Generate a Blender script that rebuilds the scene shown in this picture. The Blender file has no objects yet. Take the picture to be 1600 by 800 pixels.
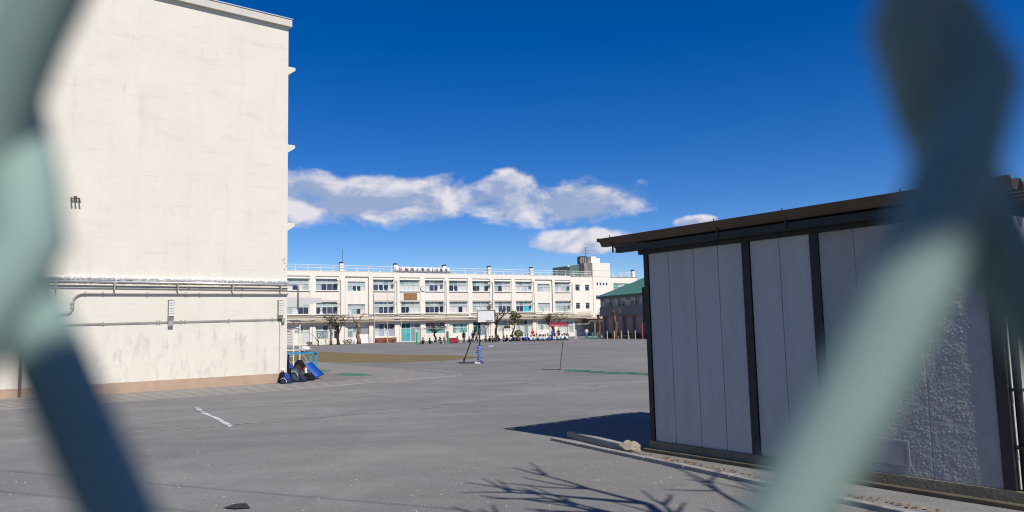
import bpy, bmesh, math, random
from mathutils import Vector, Matrix, noise
random.seed(7)
R = math.radians
scene = bpy.context.scene
COL = scene.collection

# ------------------------------------------------------------------ camera
CAM_H = 2.0
cam_d = bpy.data.cameras.new('camera'); cam = bpy.data.objects.new('camera', cam_d); COL.objects.link(cam)
cam_d.sensor_width = 36.0; cam_d.lens = 36.0*1150/1600; cam_d.clip_start = 0.004; cam_d.clip_end = 6000
pitch = math.atan(112/1150); roll = R(1.4)
cam.matrix_world = Matrix.Translation((0, 0, CAM_H)) @ Matrix.Rotation(R(90)+pitch, 4, 'X') @ Matrix.Rotation(-roll, 4, 'Z')
cam_d.dof.use_dof = True; cam_d.dof.focus_distance = 30.0; cam_d.dof.aperture_fstop = 10.8
scene.camera = cam

# ------------------------------------------------------------------ sky + sun
SUN_AZ, SUN_EL = 146.8, 48.0          # clockwise from +Y
w = bpy.data.worlds.new('World'); scene.world = w; w.use_nodes = True
nt = w.node_tree; nt.nodes.clear()
def nd(t, **k):
    n = nt.nodes.new(t)
    for a, b in k.items(): setattr(n, a, b)
    return n
def lk(a, b): nt.links.new(a, b)
def mth(op, a, b=None, c=None, clamp=False):
    n = nd('ShaderNodeMath', operation=op); n.use_clamp = clamp
    for i, v in enumerate((a, b, c)):
        if v is None: continue
        if isinstance(v, (int, float)): n.inputs[i].default_value = v
        else: lk(v, n.inputs[i])
    return n.outputs[0]
sky = nd('ShaderNodeTexSky', sky_type='NISHITA'); sky.sun_disc = False
sky.sun_elevation = R(SUN_EL); sky.sun_rotation = R(SUN_AZ); sky.altitude = 0; sky.air_density = 0.75; sky.dust_density = 0.05; sky.ozone_density = 3.0
hsv = nd('ShaderNodeHueSaturation'); hsv.inputs['Hue'].default_value = 0.514; hsv.inputs['Saturation'].default_value = 1.42; hsv.inputs['Value'].default_value = 1.0
lk(sky.outputs[0], hsv.inputs['Color'])
bg = nd('ShaderNodeBackground'); bg.inputs['Strength'].default_value = 0.089; lk(hsv.outputs[0], bg.inputs[0])
tc = nd('ShaderNodeTexCoord'); sx = nd('ShaderNodeSeparateXYZ'); lk(tc.outputs['Generated'], sx.inputs[0])
az = mth('ARCTAN2', sx.outputs[0], sx.outputs[1]); el = mth('ARCSINE', sx.outputs[2])
def cloud_noise(dx, dy, scale, detail, rough):
    cv = nd('ShaderNodeCombineXYZ')
    lk(mth('ADD', az, dx), cv.inputs[0]); lk(mth('MULTIPLY', mth('ADD', el, dy), 1.75), cv.inputs[1]); cv.inputs[2].default_value = 3.7
    n = nd('ShaderNodeTexNoise'); n.inputs['Scale'].default_value = scale; n.inputs['Detail'].default_value = detail; n.inputs['Roughness'].default_value = rough
    n.inputs['Distortion'].default_value = 0.25
    lk(cv.outputs[0], n.inputs['Vector']); return n.outputs[0]
def ellipse(ca, ce, ra, re):
    a = mth('DIVIDE', mth('SUBTRACT', az, ca), ra); e = mth('DIVIDE', mth('SUBTRACT', el, ce), re)
    return mth('SUBTRACT', 1.0, mth('ADD', mth('MULTIPLY', a, a), mth('MULTIPLY', e, e)))
n1 = cloud_noise(0, 0, 14.0, 12, 0.55)
n2 = cloud_noise(0.010, 0.016, 14.0, 8, 0.5)
nbig = cloud_noise(0.3, 0.1, 7.0, 3, 0.5)
mask = ellipse(-0.33, 0.174, 0.52, 0.040)
for p in ((0.05, 0.163, 0.155, 0.032), (0.0, 0.190, 0.05, 0.028), (0.095, 0.116, 0.075, 0.020), (0.247, 0.133, 0.03, 0.009), (-0.14, 0.182, 0.12, 0.030),
          (-1.35, 0.20, 0.35, 0.05), (2.3, 0.17, 0.6, 0.05), (-2.6, 0.16, 0.5, 0.04), (1.3, 0.14, 0.25, 0.03)):
    mask = mth('MAXIMUM', mask, ellipse(*p))
mask = mth('MAXIMUM', mask, -1.0)
dens = mth('ADD', mth('MULTIPLY', mask, 0.80), mth('MULTIPLY', mth('SUBTRACT', n1, 0.475), 2.3))
mr = nd('ShaderNodeMapRange', interpolation_type='SMOOTHSTEP'); lk(dens, mr.inputs[0]); mr.inputs[1].default_value = 0.03; mr.inputs[2].default_value = 0.66
dfac = mth('MULTIPLY', mr.outputs[0], 0.93)
lit = mth('ADD', mth('MULTIPLY', mth('SUBTRACT', n1, n2), 4.4), mth('ADD', 0.70, mth('MULTIPLY', dens, -0.46)), clamp=True)
lit = mth('ADD', lit, mth('MULTIPLY', mth('SUBTRACT', nbig, 0.5), 0.9), clamp=True)
cr = nd('ShaderNodeValToRGB'); cr.color_ramp.elements[0].color = (0.27, 0.34, 0.50, 1); cr.color_ramp.elements[1].color = (0.66, 0.635, 0.665, 1)
cr.color_ramp.elements[0].position = 0.12; cr.color_ramp.elements[1].position = 0.95
lk(lit, cr.inputs[0])
bgc = nd('ShaderNodeBackground'); bgc.inputs['Strength'].default_value = 1.0; lk(cr.outputs[0], bgc.inputs[0])
mixs = nd('ShaderNodeMixShader'); lk(dfac, mixs.inputs[0]); lk(bg.outputs[0], mixs.inputs[1]); lk(bgc.outputs[0], mixs.inputs[2])
wo = nd('ShaderNodeOutputWorld'); lk(mixs.outputs[0], wo.inputs[0])

sd = bpy.data.lights.new('sun', 'SUN'); sd.energy = 4.2; sd.angle = R(0.53); sd.color = (1.0, 0.945, 0.86)
sun = bpy.data.objects.new('sun', sd); COL.objects.link(sun)
sdir = Vector((math.sin(R(SUN_AZ))*math.cos(R(SUN_EL)), math.cos(R(SUN_AZ))*math.cos(R(SUN_EL)), math.sin(R(SUN_EL))))
sun.rotation_euler = sdir.to_track_quat('Z', 'Y').to_euler(); sun.location = (20, -25, 40)
scene.cycles.filter_width = 1.1
vs = scene.view_settings; vs.view_transform = 'Standard'; vs.look = 'None'; vs.exposure = 0.30; vs.gamma = 1.0; vs.use_curve_mapping = False

# ------------------------------------------------------------------ helpers
MATS = {}
def M(name, col, rough=0.75, metal=0.0, var=0.18, vs=4.0, bump=0.0, bs=40.0, spec=0.4, stretch=None, dirt=None, ds=0.8, dt=(0.5, 0.75)):
    """plain procedural material: noise varied colour, optional dirt colour in noise patches, optional bump"""
    if name in MATS: return MATS[name]
    m = bpy.data.materials.new(name); m.use_nodes = True; t = m.node_tree; b = t.nodes['Principled BSDF']
    b.inputs['Roughness'].default_value = rough; b.inputs['Metallic'].default_value = metal; b.inputs['Specular IOR Level'].default_value = spec
    tcn = t.nodes.new('ShaderNodeTexCoord'); src = tcn.outputs['Object']
    if stretch:
        mp = t.nodes.new('ShaderNodeMapping'); mp.inputs['Scale'].default_value = stretch; t.links.new(src, mp.inputs[0]); src = mp.outputs[0]
    n = t.nodes.new('ShaderNodeTexNoise'); n.inputs['Scale'].default_value = vs; n.inputs['Detail'].default_value = 6; n.inputs['Roughness'].default_value = 0.65
    t.links.new(src, n.inputs['Vector'])
    r = t.nodes.new('ShaderNodeValToRGB'); r.color_ramp.elements[0].position = 0.3; r.color_ramp.elements[1].position = 0.7
    r.color_ramp.elements[0].color = (*[max(0, c*(1-var)) for c in col], 1); r.color_ramp.elements[1].color = (*[min(1, c*(1+var)) for c in col], 1)
    t.links.new(n.outputs[0], r.inputs[0]); out = r.outputs[0]
    if dirt:
        n2 = t.nodes.new('ShaderNodeTexNoise'); n2.inputs['Scale'].default_value = ds; n2.inputs['Detail'].default_value = 9; n2.inputs['Roughness'].default_value = 0.7
        t.links.new(src, n2.inputs['Vector'])
        mrn = t.nodes.new('ShaderNodeMapRange'); mrn.inputs[1].default_value = dt[0]; mrn.inputs[2].default_value = dt[1]; t.links.new(n2.outputs[0], mrn.inputs[0])
        mx = t.nodes.new('ShaderNodeMixRGB'); t.links.new(mrn.outputs[0], mx.inputs[0]); t.links.new(out, mx.inputs[1]); mx.inputs[2].default_value = (*dirt, 1); out = mx.outputs[0]
    t.links.new(out, b.inputs['Base Color'])
    if bump:
        n3 = t.nodes.new('ShaderNodeTexNoise'); n3.inputs['Scale'].default_value = bs; n3.inputs['Detail'].default_value = 5
        t.links.new(tcn.outputs['Object'], n3.inputs['Vector'])
        bp = t.nodes.new('ShaderNodeBump'); bp.inputs['Strength'].default_value = bump; bp.inputs['Distance'].default_value = 0.02
        t.links.new(n3.outputs[0], bp.inputs['Height']); t.links.new(bp.outputs[0], b.inputs['Normal'])
    MATS[name] = m; return m

class MB:
    def __init__(s): s.v = []; s.f = []; s.m = []
    def add(s, vs, fs, mi=0):
        o = len(s.v); s.v += [tuple(p) for p in vs]; s.f += [tuple(i+o for i in f) for f in fs]; s.m += [mi]*len(fs); return s
    def box(s, x0, x1, y0, y1, z0, z1, mi=0):
        return s.add([(x0,y0,z0),(x1,y0,z0),(x1,y1,z0),(x0,y1,z0),(x0,y0,z1),(x1,y0,z1),(x1,y1,z1),(x0,y1,z1)],
              [(0,3,2,1),(4,5,6,7),(0,1,5,4),(1,2,6,5),(2,3,7,6),(3,0,4,7)], mi)
    def prism(s, poly, axis, a, b, mi=0):
        """poly: 2D points; axis 'x': (y,z) extruded in x; 'y': (x,z); 'z': (x,y)"""
        def P(p, t): return {'x': (t, p[0], p[1]), 'y': (p[0], t, p[1]), 'z': (p[0], p[1], t)}[axis]
        n = len(poly); vs = [P(p, a) for p in poly]+[P(p, b) for p in poly]
        fs = [tuple(range(n))[::-1], tuple(range(n, 2*n))]+[(i, (i+1) % n, (i+1) % n+n, i+n) for i in range(n)]
        return s.add(vs, fs, mi)
    def tube(s, pts, rad, n=8, cap=True, mi=0):
        pts = [Vector(p) for p in pts]; k = len(pts)
        if isinstance(rad, (int, float)): rad = [rad]*k
        vs = []; ref = None
        for i in range(k):
            d = (pts[min(i+1, k-1)]-pts[max(i-1, 0)])
            d = d.normalized() if d.length > 1e-9 else Vector((0, 0, 1))
            if ref is None:
                ref = d.orthogonal().normalized()
            ref = (ref-d*ref.dot(d));
            ref = ref.normalized() if ref.length > 1e-6 else d.orthogonal().normalized()
            bi = d.cross(ref)
            for j in range(n):
                a = 2*math.pi*j/n; vs.append(pts[i]+(ref*math.cos(a)+bi*math.sin(a))*rad[i])
        fs = []
        for i in range(k-1):
            for j in range(n): fs.append((i*n+j, i*n+(j+1) % n, (i+1)*n+(j+1) % n, (i+1)*n+j))
        if cap: fs += [tuple(range(n))[::-1], tuple(range((k-1)*n, k*n))]
        return s.add(vs, fs, mi)
    def ball(s, c, r, seg=10, rings=6, sq=(1, 1, 1), jit=0, zmin=-1, mi=0):
        vs = []; fs = []
        for i in range(rings+1):
            th = math.pi*i/rings
            for j in range(seg):
                a = 2*math.pi*j/seg; q = 1+random.uniform(-jit, jit)
                vs.append((c[0]+r*sq[0]*q*math.sin(th)*math.cos(a), c[1]+r*sq[1]*q*math.sin(th)*math.sin(a), c[2]+r*sq[2]*q*max(zmin, math.cos(th))))
        for i in range(rings):
            for j in range(seg): fs.append((i*seg+j, (i+1)*seg+j, (i+1)*seg+(j+1) % seg, i*seg+(j+1) % seg))
        return s.add(vs, fs, mi)
    def mesh(s, name, smooth=False):
        me = bpy.data.meshes.new(name); me.from_pydata(s.v, [], s.f); me.update()
        if any(s.m): me.polygons.foreach_set('material_index', s.m)
        bm = bmesh.new(); bm.from_mesh(me); bmesh.ops.recalc_face_normals(bm, faces=bm.faces); bm.to_mesh(me); bm.free()
        if smooth: me.polygons.foreach_set('use_smooth', [True]*len(me.polygons))
        return me
    def build(s, name, mat, parent=None, smooth=False, loc=None, rz=None, bevel=0):
        me = s.mesh(name, smooth)
        for mm in (mat if isinstance(mat, (list, tuple)) else [mat]): me.materials.append(mm)
        o = bpy.data.objects.new(name, me); COL.objects.link(o)
        if parent: o.parent = parent
        if loc: o.location = loc
        if rz is not None: o.rotation_euler.z = rz
        if bevel:
            bv = o.modifiers.new('bevel', 'BEVEL'); bv.width = bevel; bv.segments = 2; bv.limit_method = 'ANGLE'
        return o
def link(name, me, parent=None, loc=None):
    o = bpy.data.objects.new(name, me); COL.objects.link(o)
    if parent: o.parent = parent
    if loc: o.location = loc
    return o
def tag(o, label=None, cat=None, group=None, kind=None):
    if label: o['label'] = label
    if cat: o['category'] = cat
    if group: o['group'] = group
    if kind: o['kind'] = kind
    return o
def thing(name, label, cat, loc=(0, 0, 0), rz=0, group=None):
    o = bpy.data.objects.new(name, None); COL.objects.link(o); o.location = loc; o.rotation_euler = (0, 0, rz); o.empty_display_size = 0.2
    return tag(o, label, cat, group)
def sheet(name, poly, z, mat, parent=None):
    b = MB(); b.add([(x, y, z) for x, y in poly], [tuple(range(len(poly)))]); return b.build(name, mat, parent)

# ------------------------------------------------------------------ materials
m_ground = M('court_dust', (0.207, 0.204, 0.197), 0.95, var=0.13, vs=0.35, bump=0.5, bs=45, spec=0.15, dirt=(0.165, 0.161, 0.159), ds=0.09, dt=(0.45, 0.62))
def speckle_ground(m):
    t = m.node_tree; b = t.nodes['Principled BSDF']; src = b.inputs['Base Color'].links[0].from_socket
    tcn = t.nodes.new('ShaderNodeTexCoord')
    n = t.nodes.new('ShaderNodeTexNoise'); n.inputs['Scale'].default_value = 18; n.inputs['Detail'].default_value = 8; n.inputs['Roughness'].default_value = 0.8
    t.links.new(tcn.outputs['Object'], n.inputs['Vector'])
    r = t.nodes.new('ShaderNodeValToRGB'); r.color_ramp.elements[0].position = 0.32; r.color_ramp.elements[0].color = (0.76, 0.755, 0.75, 1); r.color_ramp.elements[1].position = 0.72; r.color_ramp.elements[1].color = (1.24, 1.23, 1.21, 1)
    t.links.new(n.outputs[0], r.inputs[0])
    mx = t.nodes.new('ShaderNodeMixRGB'); mx.blend_type = 'MULTIPLY'; mx.inputs[0].default_value = 1; t.links.new(src, mx.inputs[1]); t.links.new(r.outputs[0], mx.inputs[2])
    # long scuffed streaks across the court
    mp = t.nodes.new('ShaderNodeMapping'); mp.inputs['Scale'].default_value = (0.08, 0.42, 1); mp.inputs['Rotation'].default_value = (0, 0, R(-35)); t.links.new(tcn.outputs['Object'], mp.inputs[0])
    n2 = t.nodes.new('ShaderNodeTexNoise'); n2.inputs['Scale'].default_value = 2.2; n2.inputs['Detail'].default_value = 7; n2.inputs['Roughness'].default_value = 0.6; t.links.new(mp.outputs[0], n2.inputs['Vector'])
    r2 = t.nodes.new('ShaderNodeValToRGB'); r2.color_ramp.elements[0].position = 0.35; r2.color_ramp.elements[0].color = (0.92, 0.92, 0.92, 1); r2.color_ramp.elements[1].position = 0.66; r2.color_ramp.elements[1].color = (1.08, 1.08, 1.07, 1)
    t.links.new(n2.outputs[0], r2.inputs[0])
    mx2 = t.nodes.new('ShaderNodeMixRGB'); mx2.blend_type = 'MULTIPLY'; mx2.inputs[0].default_value = 1; t.links.new(mx.outputs[0], mx2.inputs[1]); t.links.new(r2.outputs[0], mx2.inputs[2])
    # drifted pale dust and darker damp-looking worn patches
    for sc_, lo_, hi_, col_, am_ in ((0.33, 0.54, 0.66, (0.27, 0.262, 0.248), 0.45), (0.21, 0.56, 0.70, (0.125, 0.122, 0.12), 0.40), (1.7, 0.60, 0.70, (0.25, 0.243, 0.23), 0.35)):
        n4 = t.nodes.new('ShaderNodeTexNoise'); n4.inputs['Scale'].default_value = sc_; n4.inputs['Detail'].default_value = 9; n4.inputs['Roughness'].default_value = 0.62; n4.inputs['Distortion'].default_value = 0.6; t.links.new(tcn.outputs['Object'], n4.inputs['Vector'])
        m4 = t.nodes.new('ShaderNodeMapRange'); m4.inputs[1].default_value = lo_; m4.inputs[2].default_value = hi_; m4.inputs[4].default_value = am_; t.links.new(n4.outputs[0], m4.inputs[0])
        x4 = t.nodes.new('ShaderNodeMixRGB'); t.links.new(m4.outputs[0], x4.inputs[0]); t.links.new(mx2.outputs[0], x4.inputs[1]); x4.inputs[2].default_value = (*col_, 1); mx2 = x4
    # bright grit
    v = t.nodes.new('ShaderNodeTexVoronoi'); v.inputs['Scale'].default_value = 5.5; t.links.new(tcn.outputs['Object'], v.inputs['Vector'])
    lt = t.nodes.new('ShaderNodeMath'); lt.operation = 'LESS_THAN'; lt.inputs[1].default_value = 0.055; t.links.new(v.outputs['Distance'], lt.inputs[0])
    mx3 = t.nodes.new('ShaderNodeMixRGB'); t.links.new(lt.outputs[0], mx3.inputs[0]); t.links.new(mx2.outputs[0], mx3.inputs[1]); mx3.inputs[2].default_value = (0.27, 0.26, 0.25, 1)
    t.links.new(mx3.outputs[0], b.inputs['Base Color'])
speckle_ground(m_ground)
m_grass = M('dry_lawn', (0.185, 0.142, 0.070), 0.95, var=0.25, vs=1.2, bump=0.6, bs=30, spec=0.1, dirt=(0.135, 0.115, 0.06), ds=0.25)
m_dirt = M('brown_soil', (0.17, 0.11, 0.075), 0.95, var=0.3, vs=2, bump=0.6, bs=12, spec=0.1)
m_lime = M('lime_line', (0.58, 0.57, 0.57), 0.95, var=0.25, vs=9, spec=0.1, dirt=(0.15, 0.145, 0.145), ds=5, dt=(0.46, 0.58))
m_limef = M('worn_lime_line', (0.42, 0.415, 0.41), 0.95, var=0.2, vs=6, spec=0.1, dirt=(0.235, 0.232, 0.23), ds=1.6, dt=(0.44, 0.56))
m_cream = M('cream_paint', (0.76, 0.71, 0.62), 0.85, var=0.04, vs=1.2, stretch=(1.6, 1.6, 0.3), bump=0.08, bs=8, spec=0.2, dirt=(0.62, 0.565, 0.48), ds=0.9, dt=(0.52, 0.85))
m_pink = M('pale_pink_paint', (0.72, 0.64, 0.56), 0.85, var=0.04, vs=1.5, spec=0.2)
m_white = M('white_paint', (0.74, 0.74, 0.73), 0.6, var=0.05, vs=3)
m_frame = M('aluminium_frame', (0.60, 0.62, 0.63), 0.45, metal=0.2, var=0.05, vs=3)
m_brown = M('brown_pipe', (0.20, 0.145, 0.105), 0.6, var=0.25, vs=2, dirt=(0.34, 0.28, 0.22), ds=1.2)
m_dark = M('dark_metal', (0.028, 0.027, 0.028), 0.6, var=0.25, vs=4)
m_galv = M('galvanised_steel', (0.62, 0.62, 0.61), 0.38, metal=0.75, var=0.15, vs=9)
m_grey = M('grey_paint', (0.33, 0.32, 0.30), 0.6, var=0.12, vs=5)
m_conc = M('concrete', (0.28, 0.26, 0.235), 0.9, var=0.2, vs=3, bump=0.3, bs=25, dirt=(0.2, 0.18, 0.155), ds=1.2)
m_bark = M('bark', (0.145, 0.105, 0.075), 0.95, var=0.4, vs=5, bump=0.6, bs=14, spec=0.1)
m_barkp = M('pale_bark', (0.22, 0.165, 0.12), 0.95, var=0.35, vs=4, bump=0.6, bs=14, spec=0.1)
m_barkr = M('reddish_bark', (0.165, 0.095, 0.065), 0.95, var=0.35, vs=4, spec=0.1)
m_barkd = M('dark_bark', (0.055, 0.042, 0.032), 0.95, var=0.35, vs=4, spec=0.1)
m_leafd = M('dark_leaf', (0.055, 0.070, 0.025), 0.8, var=0.45, vs=2.5)
m_leafo = M('olive_leaf', (0.125, 0.125, 0.030), 0.8, var=0.45, vs=2.5)
m_leafs = M('sparse_leaf', (0.105, 0.085, 0.030), 0.8, var=0.5, vs=2.5)
m_skin = M('skin', (0.48, 0.30, 0.21), 0.6, var=0.06)
m_hair = M('black_hair', (0.018, 0.015, 0.014), 0.5, var=0.2)
def cloth(n, c): return M('cloth_'+n, c, 0.9, var=0.16, vs=6, bump=0.2, bs=12, spec=0.1)

# ================================================================== GROUND
g = MB(); g.add([(-1500, -600, 0), (1500, -600, 0), (1500, 2400, 0), (-1500, 2400, 0)], [(0, 1, 2, 3)])
tag(g.build('ground', m_ground), kind='structure')
tag(sheet('lawn', [(-60, 100), (-27.5, 90.5), (-17.0, 72.0), (-9.8, 61.5), (-4.5, 56.8), (-2.9, 53.2), (-2.6, 50.6), (-4.3, 48.0), (-6.6, 47.0), (-9.3, 47.2), (-12.9, 50.0), (-14.5, 52.2), (-30, 68), (-60, 90)], 0.004, m_grass), kind='structure')
# hard paving with ribbed block rows
mp_ = bpy.data.materials.new('block_paving'); mp_.use_nodes = True; t = mp_.node_tree; b_ = t.nodes['Principled BSDF']; b_.inputs['Roughness'].default_value = 0.9
tcn = t.nodes.new('ShaderNodeTexCoord'); mpn = t.nodes.new('ShaderNodeMapping'); mpn.inputs['Rotation'].default_value = (0, 0, R(-37.94)); t.links.new(tcn.outputs['Object'], mpn.inputs[0])
bk = t.nodes.new('ShaderNodeTexBrick'); bk.inputs['Scale'].default_value = 1; bk.inputs['Brick Width'].default_value = 60.0; bk.inputs['Row Height'].default_value = 0.60; bk.inputs['Mortar Size'].default_value = 0.13; bk.inputs['Mortar Smooth'].default_value = 0.4
bk.inputs['Color1'].default_value = (0.19, 0.175, 0.155, 1); bk.inputs['Color2'].default_value = (0.155, 0.145, 0.13, 1); bk.inputs['Mortar'].default_value = (0.31, 0.29, 0.262, 1); bk.offset = 0.0
t.links.new(mpn.outputs[0], bk.inputs['Vector'])
nn = t.nodes.new('ShaderNodeTexNoise'); nn.inputs['Scale'].default_value = 0.6; nn.inputs['Detail'].default_value = 6; t.links.new(tcn.outputs['Object'], nn.inputs['Vector'])
mrn = t.nodes.new('ShaderNodeMapRange'); mrn.inputs[1].default_value = 0.50; mrn.inputs[2].default_value = 0.75; t.links.new(nn.outputs[0], mrn.inputs[0])
mx = t.nodes.new('ShaderNodeMixRGB'); t.links.new(mrn.outputs[0], mx.inputs[0]); t.links.new(bk.outputs[0], mx.inputs[1]); mx.inputs[2].default_value = (0.215, 0.197, 0.175, 1)
mx.inputs[0].default_value = 0; t.links.new(mx.outputs[0], b_.inputs['Base Color'])
tag(sheet('paved_path', [(-16.5, 20.3), (-12.2, 23.4), (-7.8, 26.7), (-4.6, 30.1), (-2.6, 31.9), (-2.45, 32.4), (-2.9, 33.5), (-5.7, 38.1), (-10.5, 45.5), (-14.0, 51.6), (-30, 66), (-40, 60), (-20, 25)], 0.004, mp_), kind='structure')
tag(sheet('worn_concrete_path', [(-9.6, 29.6), (-7.3, 30.6), (-6.3, 32.4), (-7.5, 34.2), (-9.4, 37.3), (-11.0, 41.0), (-16, 45), (-14, 34)], 0.008, M('worn_concrete', (0.205, 0.185, 0.165), 0.95, var=0.15, vs=1.5, bump=0.3, bs=20, spec=0.15)), kind='structure')
m_gm = M('green_mat', (0.055, 0.175, 0.105), 0.9, var=0.2, vs=3, dirt=(0.13, 0.15, 0.11), ds=1.5)
tag(sheet('green_court_patch', [(-8.4, 36.2), (-7.1, 35.2), (-6.4, 33.6), (-7.5, 33.5), (-8.5, 34.7)], 0.012, m_gm), kind='structure')
tag(sheet('green_court_patch', [(-11.8, 41.0), (-10.8, 40.6), (-9.6, 38.9), (-9.8, 37.9), (-11.0, 38.6)], 0.012, m_gm), kind='structure')
# pale edging stones of the path
ek = thing('path_edging', 'pale low edging strip curving round the paved corner beside the court', 'edging')
edge = [(-16.5, 20.2), (-12.2, 23.3), (-7.8, 26.6), (-4.6, 29.95), (-2.55, 31.8), (-2.3, 32.4), (-2.8, 33.6), (-5.6, 38.3)]
for a, b in zip(edge[:-1], edge[1:]):
    a = Vector(a); b = Vector(b); L = (b-a).length; k = max(1, round(L/0.9)); dd = (b-a)/k
    for i in range(k):
        p = a+dd*(i+0.5); mbk = MB().box(-dd.length/2+0.008, dd.length/2-0.008, -0.07, 0.07, 0, 0.016+random.uniform(-.003, .003))
        mbk.build('edging_stone', m_conc, ek, loc=(p.x, p.y, 0), rz=math.atan2(dd.y, dd.x))
tag(sheet('soil_strip', [(-60, 106), (-31, 117.5), (-12, 129.0), (5, 140.0), (15.5, 145.5), (13.5, 148.7), (-12, 132.6), (-35.5, 117.9), (-60, 103)], 0.006, m_dirt), kind='structure')
def line(pts, wd, mat, z=0.008, label='x'):
    b = MB()
    P = [Vector(p) for p in pts]
    out = []
    sub = []
    for a, c in zip(P[:-1], P[1:]):
        k = max(1, int((c-a).length/0.35))
        for i in range(k): sub.append(a+(c-a)*i/k)
    sub.append(P[-1])
    for i, p in enumerate(sub):
        d = (sub[min(i+1, len(sub)-1)]-sub[max(0, i-1)]).normalized(); nrm = Vector((-d.y, d.x)); ww = wd*0.5*random.uniform(0.75, 1.2)
        out.append(((p+nrm*ww).to_tuple(), (p-nrm*ww).to_tuple()))
    vs_ = []
    for l_, r_ in out: vs_ += [(l_[0], l_[1], z), (r_[0], r_[1], z)]
    b.add(vs_, [(2*i, 2*i+1, 2*i+3, 2*i+2) for i in range(len(out)-1)])
    o = b.build('painted_line', mat); tag(o, label, 'court line', kind='structure'); return o
line([(-8.85, 20.7), (-8.0, 19.2), (-7.2, 18.0), (-6.2, 16.3)], 0.13, m_lime, label='short thick white lime line crossing the thin lines on the near court')
line([(-13.5, 15.8), (-9.72, 18.73), (-7.8, 20.4), (-5.86, 22.0), (-4.2, 23.5)], 0.05, m_limef, label='thin worn white line nearest the paved path')
line([(-11.5, 13.9), (-8.02, 15.73), (-5.9, 16.9), (-3.83, 18.18), (-1.5, 19.6)], 0.05, m_limef, label='thin worn white line ending at the thick short stroke')
line([(-0.5, 27.5), (2.0, 25.2), (4.5, 22.9), (6, 21.6)], 0.05, m_limef, label='faint white line running towards the storage shed')
line([(2, 83), (9, 81), (13, 80)], 0.12, m_limef, label='faint far white court line before the seated crowd')
line([(-4.0, 72), (2, 71), (5.2, 70.3)], 0.10, m_limef, label='faint white court line behind the net post')
line([(4.5, 99), (10, 97.8), (14, 97.2)], 0.14, m_limef, label='pale far court line in front of the entrance')
base_ = MB(); base_.add([(-0.3, -0.18, 0.02), (0.3, -0.18, 0.02), (0.3, 0.18, 0.02), (-0.3, 0.18, 0.02), (-0.26, -0.14, 0.06), (0.26, -0.14, 0.06), (0.26, 0.14, 0.06), (-0.26, 0.14, 0.06)], [(0, 3, 2, 1), (4, 5, 6, 7), (0, 1, 5, 4), (1, 2, 6, 5), (2, 3, 7, 6), (3, 0, 4, 7)])
tag(base_.build('base_plate', m_white, loc=(-2.6, 82.0, 0), rz=0.3), 'white rubber base plate lying on the far court', 'base plate')

# ================================================================== LEFT BUILDING
LB = thing('school_wing', 'tall cream windowless end wall of a school wing close on the left', 'building', (-9.33, 30.41, 0), R(37.94))
mw = bpy.data.materials.new('plastered_wall'); mw.use_nodes = True; t = mw.node_tree; b_ = t.nodes['Principled BSDF']; b_.inputs['Roughness'].default_value = 0.9; b_.inputs['Specular IOR Level'].default_value = 0.15
tcn = t.nodes.new('ShaderNodeTexCoord')
def wn(scale, detail, rough, st=(1, 1, 1)):
    mpn = t.nodes.new('ShaderNodeMapping'); mpn.inputs['Scale'].default_value = st; t.links.new(tcn.outputs['Object'], mpn.inputs[0])
    n = t.nodes.new('ShaderNodeTexNoise'); n.inputs['Scale'].default_value = scale; n.inputs['Detail'].default_value = detail; n.inputs['Roughness'].default_value = rough
    t.links.new(mpn.outputs[0], n.inputs['Vector']); return n.outputs[0]
def mrange(src, a, b, lo=0.0, hi=1.0):
    n = t.nodes.new('ShaderNodeMapRange'); n.interpolation_type = 'SMOOTHSTEP'; t.links.new(src, n.inputs[0])
    for i, v in enumerate((a, b, lo, hi)): n.inputs[i+1].default_value = v
    return n.outputs[0]
def mixc(f, a, b):
    n = t.nodes.new('ShaderNodeMixRGB'); t.links.new(f, n.inputs[0])
    for i, v in ((1, a), (2, b)):
        if isinstance(v, tuple): n.inputs[i].default_value = (*v, 1)
        else: t.links.new(v, n.inputs[i])
    return n.outputs[0]
def mul(a, b):
    n = t.nodes.new('ShaderNodeMath'); n.operation = 'MULTIPLY'; t.links.new(a, n.inputs[0])
    if isinstance(b, float): n.inputs[1].default_value = b
    else: t.links.new(b, n.inputs[1])
    return n.outputs[0]
c = mixc(mrange(wn(0.6, 8, 0.65), 0.3, 0.7), (0.66, 0.617, 0.525), (0.705, 0.660, 0.565))
c = mixc(mul(mrange(wn(1.0, 8, 0.7, (2.2, 2.2, 0.35)), 0.50, 0.75), 0.55), c, (0.565, 0.535, 0.455))      # vertical run-down stains
c = mixc(mul(mrange(wn(1.0, 7, 0.7, (0.5, 0.5, 2.6)), 0.52, 0.72), 0.6), c, (0.56, 0.535, 0.46))     # horizontal trowel patches
sepz = t.nodes.new('ShaderNodeSeparateXYZ'); t.links.new(tcn.outputs['Object'], sepz.inputs[0])
low = mrange(sepz.outputs[2], 2.9, 1.9)
c = mixc(mul(mul(mrange(wn(1.0, 9, 0.75, (3.0, 3.0, 0.9)), 0.50, 0.66), low), 0.75), c, (0.48, 0.46, 0.405))  # scraped lower patches
c = mixc(mul(mrange(wn(7, 4, 0.8), 0.68, 0.74), 0.6), c, (0.40, 0.36, 0.29))
zz_ = t.nodes.new('ShaderNodeMath'); zz_.operation = 'MULTIPLY_ADD'; t.links.new(wn(1.2, 5, 0.6, (1, 1, 0.05)), zz_.inputs[0]); zz_.inputs[1].default_value = 0.12; t.links.new(sepz.outputs[2], zz_.inputs[2])
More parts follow.
